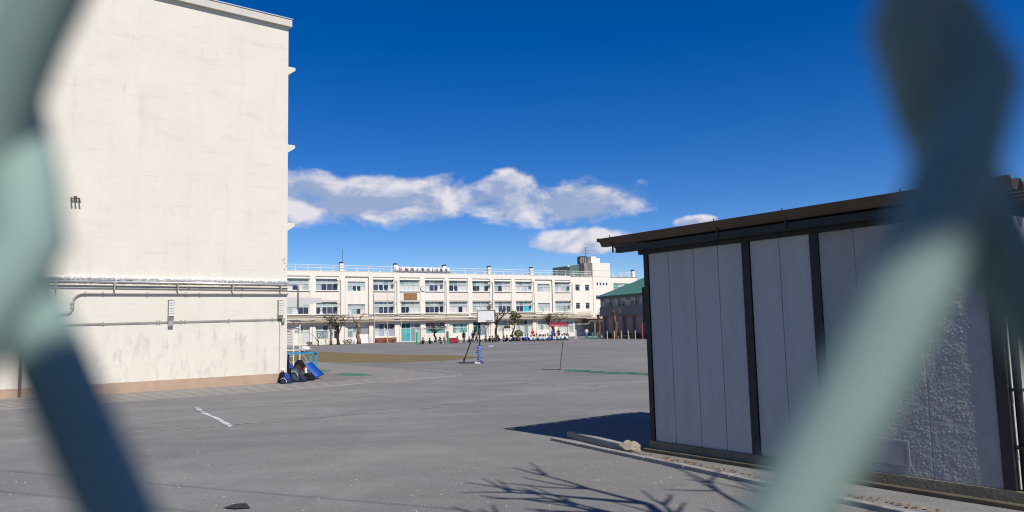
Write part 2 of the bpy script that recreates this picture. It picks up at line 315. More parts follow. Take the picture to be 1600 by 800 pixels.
for zj in (4.62, 7.0, 8.05, 10.4, 11.45, 13.4):
    ab = t.nodes.new('ShaderNodeMath'); ab.operation = 'COMPARE'; t.links.new(zz_.outputs[0], ab.inputs[0]); ab.inputs[1].default_value = zj; ab.inputs[2].default_value = 0.022
    c = mixc(mul(mul(ab.outputs[0], mrange(wn(0.9, 6, 0.7), 0.48, 0.66)), 0.28), c, (0.42, 0.39, 0.32))
    below = mul(mrange(zz_.outputs[0], zj-0.75, zj-0.02), mrange(zz_.outputs[0], zj+0.01, zj))
    c = mixc(mul(mul(below, mrange(wn(1.0, 7, 0.7, (3.5, 3.5, 0.25)), 0.52, 0.68)), 0.28), c, (0.47, 0.44, 0.37))
t.links.new(c, b_.inputs['Base Color'])
bp = t.nodes.new('ShaderNodeBump'); bp.inputs['Strength'].default_value = 0.35; bp.inputs['Distance'].default_value = 0.03; t.links.new(wn(5, 8, 0.7), bp.inputs['Height']); t.links.new(bp.outputs[0], b_.inputs['Normal'])
m_wall = mw
MB().box(-9.95, 0, 0, 42, 0.385, 15.02).build('wall', m_wall, LB)
MB().box(-9.97, 0.02, -0.02, 42.02, 0, 0.385).build('base_band', M('tan_base_paint', (0.42, 0.30, 0.21), 0.85, var=0.08, vs=2, dirt=(0.36, 0.25, 0.18), ds=1.5), LB)
rf = MB().prism([(-10.1, 15.02), (0.10, 15.02), (0.10, 15.34), (-10.1, 15.34)], 'y', -0.16, 42.1).build('roof_edge', M('roof_edge_paint', (0.56, 0.53, 0.46), 0.8, var=0.08, vs=1.5, stretch=(1, 1, 1), dirt=(0.48, 0.44, 0.37), ds=1.1), LB)
MB().box(-10.13, 0.13, -0.19, 42.1, 15.34, 15.375).build('roof_coping', m_galv, rf)
for z in (13.22, 9.83, 6.50):       # sun shades along the hidden window side, seen end on
    MB().prism([(0, z-0.26), (0.33, z-0.02), (0.33, z+0.10), (0, z+0.10)], 'y', 0.05, 41.5).build('sunshade_slab', m_wall, LB)
# base step at the left and the small concrete apron
MB().box(-12.0, -8.2, -0.6, -0.03, 0, 0.09).build('concrete_apron', m_conc, LB)
# crumpled foil flashing on the ledge
f = MB(); K = 240; rows = 4
for i in range(K+1):
    x = -9.3+9.32*i/K
    for j in range(rows):
        yy = -0.005-0.13*[0, 0.55, 1.0, 0.8][j]; zz = 4.10+[0.075, 0.062, 0.01, -0.06][j]
        amp = [0.004, .018, .016, .008][j]
        f.v.append((x, min(-0.004, yy+random.uniform(-amp, amp)), zz+random.uniform(-amp, amp)*0.8))
for i in range(K):
    for j in range(rows-1):
        a = i*rows+j; f.f.append((a, a+rows, a+rows+1, a+1)); f.m.append(0)
f.build('foil_flashing', M('crumpled_foil', (0.80, 0.79, 0.77), 0.42, metal=0.8, var=0.1, vs=14, bump=0.3, bs=22), LB)
pp = MB(); pp.tube([(-9.4, -0.17, 3.975), (0.32, -0.17, 3.99), (0.40, -0.15, 3.94), (0.42, -0.13, 3.86), (0.42, -0.1, 2.95)], 0.042, 10)
po = pp.build('silver_pipe', m_galv, LB, smooth=True)
for x in (-8.8, -6.4, -3.9, -1.9, -0.3):
    MB().tube([(x, -0.17, 3.975), (x+0.07, -0.17, 3.975)], 0.056, 10).build('pipe_joint', m_galv, po)
MB().box(-9.4, 0.0, -0.05, -0.003, 3.76, 3.86).build('grey_duct', M('duct_paint', (0.46, 0.42, 0.36), 0.7, var=0.1, vs=3, dirt=(0.28, 0.25, 0.2), ds=2), LB)
for x in (-8.2, -6.4, -4.27, -2.25, -0.32):
    MB().box(x-0.022, x+0.022, -0.21, -0.003, 3.70, 4.03).build('pipe_bracket', m_grey, LB)
bend = [(0.02, -0.06, 3.6), (-7.35, -0.06, 3.57)]+[(-7.35-0.32*math.sin(a), -0.06, 3.57-0.32*(1-math.cos(a))) for a in [R(q) for q in range(10, 91, 10)]]+[(-7.68, -0.06, 3.15)]+[(-7.68-0.18*(1-math.cos(R(q))), -0.06, 3.05-0.18*math.sin(R(q))) for q in range(10, 91, 16)]+[(-9.3, -0.06, 2.86)]
go = MB().tube(bend, 0.032, 8).build('grey_conduit', M('conduit_paint', (0.42, 0.40, 0.37), 0.6, var=0.1), LB, smooth=True)
for x in (-7.3, -6.75, -5.3, -3.95, -3.45, -1.85):
    MB().tube([(x-0.02, -0.06, 3.585), (x+0.02, -0.06, 3.585)], 0.058, 8).build('conduit_flange', m_grey, go)
for z in (3.2, 3.05): MB().tube([(-7.68, -0.06, z), (-7.68, -0.06, z+0.03)], 0.06, 8).build('conduit_flange', m_grey, go)
cb = MB(); cb.tube([(-9.4, -0.03, 2.44), (-0.25, -0.03, 2.55)], 0.011, 6); cb.tube([(-9.4, -0.03, 2.475), (-0.25, -0.03, 2.59)], 0.010, 6)
co = cb.build('thin_cables', M('cable_grey', (0.2, 0.19, 0.18), 0.6), LB)
for x in (-6.7, -4.95, -4.85, -4.1, -3.95, -2.35, -0.62):
    MB().box(x-0.02, x+0.02, -0.055, -0.003, 2.42+0.012*(x+9.4), 2.53+0.012*(x+9.4)).build('cable_clip', m_grey, co)
def wall_lamp(x):
    l = MB().box(x-0.10, x+0.10, -0.02, -0.003, 2.70, 3.36).build('wall_lamp', m_grey, LB)
    MB().box(x-0.085, x+0.085, -0.13, -0.022, 2.74, 3.33).build('lamp_diffuser', M('lamp_glass', (0.72, 0.73, 0.72), 0.3, var=0.04), l)
    for k in range(7): MB().box(x-0.094, x+0.094, -0.142, -0.022, 2.74+k*0.0985-0.006, 2.74+k*0.0985+0.006).build('lamp_guard_bar', m_grey, l)
    for dx in (-0.09, 0, 0.09): MB().box(x+dx-0.005, x+dx+0.005, -0.146, -0.024, 2.72, 3.35).build('lamp_guard_bar', m_grey, l)
    MB().box(x-0.10, x+0.10, -0.12, -0.022, 2.60, 2.715).build('lamp_base', M('lamp_base_paint', (0.2, 0.185, 0.16), 0.6), l)
wall_lamp(-4.48); wall_lamp(-0.31)
MB().box(-4.57, -4.39, -0.12, -0.003, 2.36, 2.58).build('junction_box', m_grey, LB, bevel=0.01)
MB().box(-0.25, -0.12, -0.12, -0.003, 2.45, 2.62).build('junction_box', m_grey, LB, bevel=0.01)
MB().tube([(-0.32, -0.02, 0.05), (-0.32, -0.02, 2.6)], 0.011, 6).build('vertical_cable', m_grey, LB)
dp = MB().tube([(-9.12, -0.08, 0.02), (-9.12, -0.08, 15.0)], 0.05, 10).build('downpipe', M('beige_pipe', (0.5, 0.45, 0.36), 0.6), LB, smooth=True)
MB().tube([(-0.012, 0.10, 0.1), (-0.012, 0.10, 14.9)], 0.035, 8).build('corner_cable', m_cream, LB)
fx = MB(); fx.tube([(-7.84, -0.10, 6.9), (-7.58, -0.10, 6.92)], 0.016, 6)
for x in (-7.82, -7.70, -7.58): fx.tube([(x, 0.0, 6.92), (x, -0.10, 6.93), (x, -0.16, 6.86), (x+0.02, -0.16, 6.76)], [0.02, 0.024, 0.024, 0.03], 7)
fx.box(-7.75, -7.64, -0.11, -0.003, 6.92, 6.99)
fx.build('wall_fixture', M('bronze_fixture', (0.11, 0.085, 0.06), 0.5, metal=0.4), LB)
for k, (x, z) in enumerate(((-0.11, 5.05), (-0.11, 4.9), (-0.11, 4.62), (-0.19, 5.0), (-0.05, 4.78))):
    MB().box(x-0.012, x+0.012, -0.012, -0.002, z-0.025, z+0.025).build('anchor_bolt', m_dark, LB)

# canopy and louvred lattice behind the corner of the wing
CN = thing('entrance_canopy', 'pale grey flat canopy with thin white posts behind the wing corner', 'canopy', (-11.2, 43.2, 0), R(37.94))
MB().prism([(-9.0, 3.42), (-2.6, 3.42), (0, 3.74), (0, 4.02), (-9.0, 4.02)], 'y', 0, 0.06).build('canopy_edge', M('canopy_grey', (0.52, 0.515, 0.51), 0.7, var=0.05), CN)
MB().prism([(-9.0, 3.62), (0, 3.96), (0, 4.0), (-9.0, 4.0)], 'y', 0.06, 3.2).build('canopy_roof', m_grey, CN)
LT = thing('lattice_screen', 'white post frame with grey louvre slats beside the wing corner', 'screen', (-12.92, 43.4, 0), R(10))
for x in (0, 0.36): MB().box(x-0.028, x+0.028, -0.03, 0.03, 0, 2.72).build('post', m_white, LT)
for z in (2.70, 0.98, 2.3): MB().box(-0.75, 0.36, -0.022, 0.022, z, z+0.05).build('cross_bar', m_white, LT)
for k in range(13): MB().prism([(-0.04, 0), (0.03, 0.045), (0.035, 0.055), (-0.035, 0.012)], 'x', -0.75, -0.05).build('louvre_slat', M('slat_grey', (0.30, 0.31, 0.34), 0.6), LT, loc=(0, 0, 1.05+k*0.093))
for k in range(3): MB().prism([(-0.04, 0), (0.03, 0.045), (0.035, 0.055), (-0.035, 0.012)], 'x', -0.75, -0.05).build('louvre_slat', M('slat_grey', (0.30, 0.31, 0.34)), LT, loc=(0, 0, 0.62+k*0.1))
for k in range(4): MB().prism([(-0.04, 0), (0.03, 0.045), (0.035, 0.055), (-0.035, 0.012)], 'x', 0.05, 0.31).build('louvre_slat', M('slat_grey', (0.30, 0.31, 0.34)), LT, loc=(0, 0, 2.32+k*0.08-0.35))

# ================================================================== MAIN SCHOOL BUILDING
SB = thing('school_building', 'long cream three storey school block with rows of windows across the court', 'building', (-35.12, 116.7, 0), R(32))
panes = {'l': M('pane_pale', (0.40, 0.46, 0.44), 0.18, var=0.10, vs=0.9, spec=0.5), 'm': M('pane_mid', (0.22, 0.28, 0.28), 0.15, var=0.15, vs=0.9, spec=0.5),
         'w': M('pane_curtain', (0.56, 0.57, 0.56), 0.3, var=0.10, vs=2.5, stretch=(5, 1, .4)), 'd': M('pane_dark', (0.020, 0.032, 0.055), 0.1, var=0.3, vs=1.2, spec=0.5),
         't': M('pane_teal', (0.13, 0.36, 0.30), 0.2, var=0.15, vs=1.0), 'c': M('pane_cyan', (0.05, 0.40, 0.50), 0.3, var=0.25, vs=1.5),
         'k': M('pane_teal_dark', (0.025, 0.095, 0.095), 0.15, var=0.3, vs=1.0), 'p': M('pane_violet', (0.34, 0.36, 0.46), 0.2, var=0.15, vs=1.3),
         'e': M('pane_grey_green', (0.33, 0.41, 0.37), 0.15, var=0.15, vs=1.1), 'f': M('pane_cream_blind', (0.60, 0.57, 0.50), 0.4, var=0.08, vs=2), 'n': M('pane_navy', (0.06, 0.06, 0.12), 0.15, var=0.3, vs=1.2), 'r': M('pane_brown', (0.16, 0.09, 0.06), 0.4, var=0.3, vs=1.5)}
# (u0, u1, z0, z1, upper panes, lower panes, share of upper)
W = []
r1 = [(-.65, 2.79, 'lmll', 'wdww'), (3.96, 7.6, 'llml', 'wddd'), (9.26, 12.3, 'llll', 'wddw', 8.69, 10.29), (13.74, 17.37, 'llml', 'dddw'), (18.55, 22.13, 'mlll', 'wwww'), (23.35, 26.89, 'mlmm', 'wddw'),
      (28.07, 31.64, 'mmll', 'ddww'), (32.81, 36.2, 'mlmm', 'ddwd'), (37.48, 40.89, 'mmll', 'wdww'), (42.06, 45.59, 'lmml', 'wwlw'), (47.07, 49.95, 'llll', 'wlww', 8.75, 10.30), (51.15, 54.74, 'mlll', 'lwlm')]
r2 = [(-.63, 2.8, 'llml', 'wwdd'), (4.01, 7.59, 'lmll', 'dddd'), (9.25, 12.28, 'llll', 'wwdw', 4.86, 6.51), (13.84, 17.38, 'llll', 'wddd'), (18.73, 22.22, 'mlll', 'ddww'), (23.35, 26.91, 'lllm', 'dddd'),
      (28.09, 31.67, 'llll', 'wwdw'), (32.73, 36.26, 'llll', 'lwww'), (37.45, 41.01, 'lmll', 'wddd'), (42.12, 45.54, 'mmll', 'ddcc'), (47.11, 49.88, 'llll', 'wlww', 5.0, 6.6), (51.19, 54.84, 'llml', 'lwml')]
for r, z0, z1 in ((r1, 8.78, 10.66), (r2, 4.95, 6.92)):
    for q in r: W.append((q[0], q[1], q[4] if len(q) > 4 else z0, q[5] if len(q) > 5 else z1, q[2], q[3], 0.42))
W += [(1.08, 2.93, 0.05, 3.09, 'mw', 'ww', 0.3), (3.97, 8.02, 0.95, 3.15, 'mdmd', 'wmwd', 0.4), (9.24, 11.1, 1.0, 2.81, 'lm', 'mw', 0.4), (13.87, 17.48, 1.06, 3.2, 'pndn', 'wpwp', 0.45), (18.74, 22.29, 0.06, 3.21, 'kkmm', 'tcmm', 0.28),
      (23.44, 27.05, 1.35, 3.28, 'rrmr', 'tttt', 0.42), (28.65, 31.6, 1.28, 2.94, 'tltl', 'tltt', 0.42), (32.89, 36.15, 0.7, 3.25, 'kkkk', 'kkmw', 0.3), (37.7, 40.68, 1.3, 3.31, 'mlml', 'wlww', 0.4),
      (42.11, 45.69, 0.5, 3.37, 'dmdm', 'lwmw', 0.33), (47.0, 49.69, 1.45, 3.16, 'llll', 'wmwl', 0.4), (51.6, 55.4, 0.75, 2.95, 'mmmm', 'wwww', 0.42), (55.7, 59.2, 0.75, 2.95, 'mmmm', 'wwww', 0.42)]
small = [(56.22, 57.24, 9.02, 10.22), (58.67, 59.67, 9.03, 10.2), (56.25, 57.24, 5.42, 6.6), (58.66, 59.63, 5.41, 6.6), (61.21, 62.07, 7.35, 8.1)]
for k in range(4): small.append((61.45+k*0.80, 61.83+k*0.80, 10.2, 10.72))
SBW = (66.0, 71.6, 8.9, 10.62, 'tmtm', 'mmmm', 0.42)
holes = [q[:4] for q in W]+[q[:4] for q in small]+[SBW[:4], (11.35, 13.1, 0.05, 2.65)]
def wall_holes(u0, u1, z0, z1, hs, y, depth):
    xs = sorted({u0, u1, *[h[0] for h in hs], *[h[1] for h in hs]}); zs = sorted({z0, z1, *[h[2] for h in hs], *[h[3] for h in hs]})
    b = MB()
    for i in range(len(xs)-1):
        j = 0
        while j < len(zs)-1:
            cx = (xs[i]+xs[i+1])/2
            def inh(jj):
                cz = (zs[jj]+zs[jj+1])/2
                return any(h[0] < cx < h[1] and h[2] < cz < h[3] for h in hs)
            if inh(j): j += 1; continue
            k = j
            while k+1 < len(zs)-1 and not inh(k+1): k += 1
            b.add([(xs[i], y, zs[j]), (xs[i+1], y, zs[j]), (xs[i+1], y, zs[k+1]), (xs[i], y, zs[k+1])], [(0, 1, 2, 3)]); j = k+1
    for h in hs:
        a, c, z_, zz = h
        b.add([(a, y, z_), (c, y, z_), (c, y, zz), (a, y, zz), (a, y+depth, z_), (c, y+depth, z_), (c, y+depth, zz), (a, y+depth, zz)], [(0, 1, 5, 4), (1, 2, 6, 5), (2, 3, 7, 6), (3, 0, 4, 7)])
    return b
wb = wall_holes(-8, 72.4, 0, 11.9, holes, 0.14, 0.30)
wo_ = wb.build('wall', m_cream, SB)
bb = MB().box(-8, 72.4, 0.47, 12, 0.01, 11.88); bb.box(-8, -7.98, 0.14, 0.47, 0, 11.9); bb.box(72.38, 72.4, 0.14, 0.47, 0, 11.9); bb.build('rear_block', m_cream, SB)
MB().box(-8, 72.5, 0.02, 0.32, 11.9, 12.0).build('coping', M('coping_paint', (0.55, 0.5, 0.42), 0.8), SB)
# pilasters between bays
pil = [(2.95, 3.82), (7.75, 8.75), (12.9, 13.6), (17.5, 18.42), (22.3, 23.2), (27.05, 27.95), (31.8, 32.68), (36.4, 37.33), (41.1, 41.97), (45.75, 46.45), (50.5, 51.05)]
for a, c in pil: MB().box(a, c, -0.06, 0.138, 0, 11.12).build('pilaster', m_cream, SB)
MB().box(-8, 55.0, -0.02, 0.137, 11.121, 11.88).build('parapet_band', m_cream, SB)
for k, (a, c) in enumerate([(-.8, 2.95), (3.82, 7.75), (13.6, 17.5), (18.42, 22.3), (23.2, 27.05), (27.95, 31.8), (32.68, 36.4), (37.33, 41.1), (41.97, 45.75), (51.05, 54.95)]):
    for z in (8.66, 4.83):
        MB().box(a+0.02, c-0.02, -0.10, 0.136, z, z+0.10).build('window_sill', m_cream, SB)
    MB().box(a+0.02, c-0.02, 0.06, 0.136, 7.15, 8.55).build('spandrel_panel', m_pink if k in (0, 2, 5, 9, 6) else m_cream, SB)
    for z in (10.68, 6.94):
        MB().box(a+0.02, c-0.02, -0.05, 0.136, z, z+0.09).build('lintel', m_cream, SB)
def window(u0, u1, z0, z1, up, lo, share, d=0.30):
    fr = MB(); zt = z1-(z1-z0)*share; fw = 0.05; y0, y1 = d-0.04, d+0.05
    fr.box(u0, u1, y0, y1, z0, z0+fw); fr.box(u0, u1, y0, y1, z1-fw, z1); fr.box(u0, u0+fw, y0, y1, z0+fw, z1-fw); fr.box(u1-fw, u1, y0, y1, z0+fw, z1-fw)
    fr.box(u0+fw, u1-fw, y0-0.02, y1, zt-0.045, zt+0.045)
    n = len(lo)
    for k in range(1, n):
        x = u0+(u1-u0)*k/n; ww = 0.055 if (k*2 == n) else 0.028
        fr.box(x-ww, x+ww, y0-0.01, y1, z0+fw, zt-0.045); fr.box(x-ww, x+ww, y0-0.01, y1, zt+0.045, z1-fw)
    fo = fr.build('window', m_frame, SB)
    for row, (za, zb) in ((up, (zt+0.045, z1-fw)), (lo, (z0+fw, zt-0.045))):
        for k, ch in enumerate(row):
            a = u0+(u1-u0)*k/n+0.03; c = u0+(u1-u0)*(k+1)/n-0.03
            off = random.uniform(-0.012, 0.012); tl = random.uniform(-0.006, 0.006)
            b = MB(); b.add([(a, d+0.02+off*.3+tl, za), (c, d+0.02+off*.3-tl, za), (c, d+0.02+off-tl, zb), (a, d+0.02+off+tl, zb), (a, d+0.045, za), (c, d+0.045, za), (c, d+0.045, zb), (a, d+0.045, zb)], [(0, 1, 2, 3), (4, 7, 6, 5), (0, 4, 5, 1), (3, 2, 6, 7)])
            b.build('pane', panes[random.choice({'l': 'llle', 'w': 'wwwfe', 'm': 'mml', 'd': 'dddn'}.get(ch, ch))], fo)
            if ch == 'd' and random.random() < 0.45:     # a drawn-back curtain edge showing in the dark pane
                cx = a if random.random() < 0.5 else c; sgn = 1 if cx == a else -1
                MB().add([(cx, d+0.012, za), (cx+sgn*0.28, d+0.012, za), (cx+sgn*0.10, d+0.010, za+(zb-za)*0.5), (cx+sgn*0.20, d+0.008, zb), (cx, d+0.008, zb)], [(0, 1, 2, 3, 4)]).build('curtain', panes['w'], fo)
for q in W: window(*q)
window(*SBW)
for (a, c, z0, z1) in small:
    fr = MB(); fw = 0.05; fr.box(a, c, 0.26, 0.35, z0, z0+fw); fr.box(a, c, 0.26, 0.35, z1-fw, z1); fr.box(a, a+fw, 0.26, 0.35, z0+fw, z1-fw); fr.box(c-fw, c, 0.26, 0.35, z0+fw, z1-fw)
    if z1-z0 > 1: fr.box(a+fw, c-fw, 0.26, 0.35, z1-0.28, z1-0.22)
    fo = fr.build('window', m_frame, SB); MB().box(a+fw, c-fw, 0.30, 0.33, z0+fw, z1-fw).build('pane', panes['d'], fo)
    if z1-z0 > 1: MB().box(a-0.06, c+0.06, 0.02, 0.138, z1+0.04, z1+0.10).build('window_hood', m_cream, SB)
# roller shutter and white door panel on the ground floor
sh_ = MB().box(11.35, 13.1, 0.30, 0.36, 1.55, 2.65).build('shutter', m_grey, SB)
for k in range(8): MB().box(11.37, 13.08, 0.275, 0.299, 1.58+k*0.13, 1.66+k*0.13).build('shutter_slat', m_grey, sh_)
MB().box(11.35, 13.1, 0.28, 0.36, 0.05, 1.53).build('door_panel', m_white, SB)
# stair bay trim (thin brown outline pipes)
for a, c in ((8.80, 12.82), (46.49, 50.44)):
    MB().tube([(a, 0.08, 4.7), (a, 0.08, 11.0), (c, 0.08, 11.03), (c, 0.08, 4.7)], 0.035, 5).build('trim_pipe', m_brown, SB)
# ledge and pipe runs over the ground floor
MB().box(-8, 60.3, -0.55, 0.13, 3.60, 3.72).build('ledge', m_cream, SB)
MB().box(-8, 60.3, -0.62, -0.56, 3.50, 3.66).build('gutter', m_brown, SB)
MB().tube([(-8, -0.33, 4.08), (60, -0.33, 4.12)], 0.16, 8).build('duct', M('cream_duct', (0.62, 0.55, 0.44), 0.7, var=0.08, vs=1, dirt=(0.42, 0.33, 0.25), ds=0.6), SB, smooth=True)
for z, r in ((4.42, 0.045), (4.74, 0.05), (3.85, 0.05)):
    x = -8.0
    while x < 59:
        x2 = min(60, x+random.uniform(4, 9)); MB().tube([(x, -0.2, z+random.uniform(-.03, .03)), (x2, -0.2, z+random.uniform(-.03, .03))], r, 6).build('pipe_run', m_brown if random.random() < .75 else m_cream, SB); x = x2-0.1 if random.random() < 0.5 else x2+0.3
# vertical pipes with floodlights
for u in (8.0, 17.9, 27.3, 36.9, 46.1, 55.2):
    MB().tube([(u, -0.14, 3.8), (u, -0.14, 10.45), (u-0.55, -0.5, 10.5)], 0.045, 6).build('downpipe', m_brown, SB)
    for z in (10.5, 6.75):
        if z < 10: MB().tube([(u, -0.14, z-0.1), (u-0.5, -0.5, z)], 0.03, 6).build('lamp_arm', m_brown, SB)
        fl = MB().prism([(-0.55, z-0.08), (-0.85, z-0.05), (-0.85, z+0.22), (-0.45, z+0.18)], 'x', u-0.95, u-0.45).build('floodlight', m_dark, SB)
        MB().box(u-0.93, u-0.47, -0.868, -0.853, z-0.03, z+0.20).build('lamp_glass', m_white, fl)
for u, z0, z1 in ((13.7, 0.1, 8.3), (18.35, 0.1, 4.7), (27.95, 0.1, 3.5), (46.6, 0.5, 4.6), (8.6, 0.2, 3.6), (3.3, 0.2, 3.5)):
    MB().tube([(u, -0.12, z0), (u, -0.12, z1)], 0.04, 6).build('downpipe', m_grey if u < 14 else m_cream, SB)
# clock, plaque
ck = MB().tube([(22.77, -0.07, 9.15), (22.77, -0.17, 9.15)], 0.46, 24).build('clock', m_dark, SB)
MB().tube([(22.77, -0.172, 9.15), (22.77, -0.185, 9.15)], 0.41, 24).build('clock_face', m_white, ck)
h_ = MB(); h_.box(22.75, 22.79, -0.20, -0.19, 9.13, 9.42); h_.box(22.75, 22.98, -0.20, -0.19, 9.13, 9.17); h_.build('clock_hands', m_dark, ck)
pq = MB().box(19.23, 21.7, -0.02, 0.055, 7.31, 8.38).build('plaque', M('bronze_plaque', (0.30, 0.155, 0.06), 0.6, metal=0.1, var=0.5, vs=6), SB)
m_pq = M('plaque_relief', (0.14, 0.075, 0.035), 0.6, var=0.4, vs=6)
pf = MB(); pf.box(19.23, 21.7, -0.04, -0.021, 7.31, 7.37); pf.box(19.23, 21.7, -0.04, -0.021, 8.32, 8.38); pf.box(19.23, 19.29, -0.04, -0.021, 7.37, 8.32); pf.box(21.64, 21.7, -0.04, -0.021, 7.37, 8.32); pf.build('plaque_border', m_pq, pq)
def text_mesh(name, s, size, mat, parent, x, y, z, bold=0.012):
    cu = bpy.data.curves.new(name, 'FONT'); cu.body = s; cu.size = size; cu.align_x = 'CENTER'; cu.align_y = 'CENTER'; cu.extrude = 0.006; cu.offset = bold; cu.resolution_u = 3
    to = bpy.data.objects.new(name+'_tmp', cu); COL.objects.link(to)
    bpy.context.view_layer.update()
    me = bpy.data.meshes.new_from_object(to.evaluated_get(bpy.context.evaluated_depsgraph_get())); bpy.data.objects.remove(to)
    me.name = name; me.materials.clear(); me.materials.append(mat)
    o = bpy.data.objects.new(name, me); COL.objects.link(o); o.parent = parent; o.location = (x, y, z); o.rotation_euler = (R(90), 0, 0); return o
# rooftop railing
RL = MB()
for z in (12.95, 12.5):
    MB().tube([(-8, 0.35, z), (60.4, 0.35, z)], 0.035, 6).build('handrail', m_white, SB); MB().tube([(65.2, 0.35, z), (71.2, 0.35, z)], 0.035, 6).build('handrail', m_white, SB)
u = -7.5
while u < 71:
    if not 60.3 < u < 65.2:
        MB().tube([(u, 0.35, 12.0), (u, 0.35, 12.95)], 0.028, 6).build('rail_post', m_white, SB); MB().box(u-0.14, u+0.14, 0.22, 0.31, 12.0, 12.12).build('rail_foot', m_white, SB)
    u += 2.05
RN = MB()
x = -7.9
while x < 60.3:
    RN.box(x, x+0.014, 0.345, 0.355, 12.05, 12.95); x += 0.165
x = 65.3
while x < 71.1:
    RN.box(x, x+0.014, 0.345, 0.355, 12.05, 12.95); x += 0.165
tag(RN.build('rail_bars', m_frame, SB), kind='stuff')
for u0, z0 in ((8.37, 11.9), (18.0, 11.9), (27.4, 11.9), (36.7, 11.9), (46.1, 11.9), (71.85, 11.9)):
    chm = MB().box(u0-0.33, u0+0.33, 0.4, 1.0, z0, 13.3).build('chimney', m_cream, SB)
    MB().box(u0-0.30, u0+0.30, 0.43, 0.97, 13.301, 13.55).build('chimney_cap', m_dark, chm)
MB().tube([(9.4, 3, 12), (9.4, 3, 16.0)], 0.03, 5).build('mast', m_dark, SB)
# stair tower and roof plant
tw = MB().box(60.55, 65.1, -0.02, 4.5, 0.02, 14.74).build('stair_tower', m_cream, SB)
# tower openings sit proud as framed windows
for (a, c, z0, z1) in small[4:]:
    fo = MB().box(a-0.03, c+0.03, -0.06, -0.021, z0-0.03, z1+0.03).build('tower_window', m_frame, tw); MB().box(a+0.02, c-0.02, -0.075, -0.061, z0+0.03, z1-0.03).build('pane', panes['d'], fo)
MB().box(60.5, 65.15, -0.035, -0.021, 11.85, 11.93).build('joint_strip', M('joint', (0.45, 0.41, 0.34), 0.8), tw)
MB().box(60.5, 65.15, -0.035, -0.021, 13.10, 13.16).build('joint_strip', M('joint', (0.45, 0.41, 0.34), 0.8), tw)
MB().prism([(57.05, 11.9), (60.5, 11.9), (60.5, 14.72), (57.05, 14.30)], 'y', 3.0, 9).build('plant_room', M('teal_cladding', (0.075, 0.14, 0.125), 0.7, var=0.15, vs=1), SB)
MB().box(59.55, 60.54, 1.4, 2.9, 11.9, 14.75).build('concrete_shaft', M('stained_concrete', (0.27, 0.24, 0.20), 0.9, var=0.35, vs=1.4, dirt=(0.12, 0.10, 0.085), ds=0.9), SB)
tk = MB().box(60.1, 62.4, 3.5, 4.4, 14.76, 16.3).build('water_tank', M('tank_grey', (0.20, 0.19, 0.16), 0.8, var=0.45, vs=1.3), SB)
MB().box(61.9, 63.2, 2.0, 3.3, 14.75, 16.25).build('water_tank', m_cream, SB); MB().box(63.4, 64.3, 2.2, 3.3, 14.75, 15.95).build('water_tank', m_cream, SB)
for k in range(4): MB().tube([(60.1+k*0.58, 3.42, 14.75), (60.1+k*0.58, 3.42, 16.35)], 0.05, 5).build('tank_post', m_dark, tk)
MB().tube([(60.0, 3.42, 16.33), (61.9, 3.42, 16.35)], 0.05, 5).build('tank_rail', m_dark, tk)
an = MB().tube([(61.7, 3.6, 16.2), (61.7, 3.6, 18.4)], 0.035, 5).build('antenna', m_dark, SB)
for z, l in ((18.2, 0.55), (17.55, 0.7), (16.95, 1.05)):
    MB().tube([(61.7-l, 3.6+l*.4, z-0.12), (61.7+l, 3.6-l*.4, z+0.12)], 0.025, 5).build('antenna_arm', m_dark, an)
MB().box(56.6, 57.04, 3, 3.4, 14.1, 14.35).build('rooftop_lamp', m_white, SB)
# brick planter box and brown canopy at the entrance
PB = thing('brick_planter', 'low red brick flower bed wall under the violet curtained window', 'planter', (-35.12+13.9*math.cos(R(32)), 116.7+13.9*math.sin(R(32)), 0), R(32))
m_brk = M('red_brick', (0.27, 0.10, 0.065), 0.9, var=0.35, vs=5)
for r in range(6):
    for k in range(12):
        x0 = k*0.30+(0.15 if r % 2 else 0); MB().box(x0+0.008, x0+0.292, -0.62, -0.50, 0.02+r*0.14, 0.02+r*0.14+0.128).build('brick', m_brk, PB)
MB().box(0.02, 3.6, -0.499, 0.0, 0.0, 0.80).build('soil', m_dirt, PB)
lb = MB()
for k in range(130):
    p = Vector((random.uniform(0.1, 3.6), random.uniform(-0.95, -0.55), random.uniform(0.1, 0.5))); d1 = Vector((random.uniform(-1, 1), random.uniform(-1, 1), random.uniform(0, 1)))*0.11; d2 = Vector((random.uniform(-1, 1), random.uniform(-1, 1), random.uniform(-1, 1)))*0.09
    lb.add([p, p+d1, p+d1+d2, p+d2], [(0, 1, 2, 3)])
tag(lb.build('bed_plants', m_leafo, PB), kind='stuff')
EC = thing('entrance_porch', 'brown roofed entrance porch on a timber post before the stair tower', 'porch', (-35.12+58.3*math.cos(R(32))+0.53*1, 116.7+58.3*math.sin(R(32))-0.85, 0), R(32))
MB().box(-2.3, 5, -2.5, 0.2, 3.35, 3.55).build('porch_roof', M('porch_tan', (0.42, 0.34, 0.25), 0.8), EC); MB().box(-1.6, 5, -2.3, 0, 2.75, 3.34).build('porch_beam', M('porch_brown', (0.10, 0.075, 0.06), 0.8), EC)
MB().box(-0.3, 0.05, -2.2, -1.85, 0, 2.74).build('porch_post', M('timber_brown', (0.20, 0.12, 0.08), 0.8, var=0.3), EC)
MB().box(0.1, 4.9, -0.4, -0.3, 0.02, 2.74).build('doorway', panes['d'], EC)
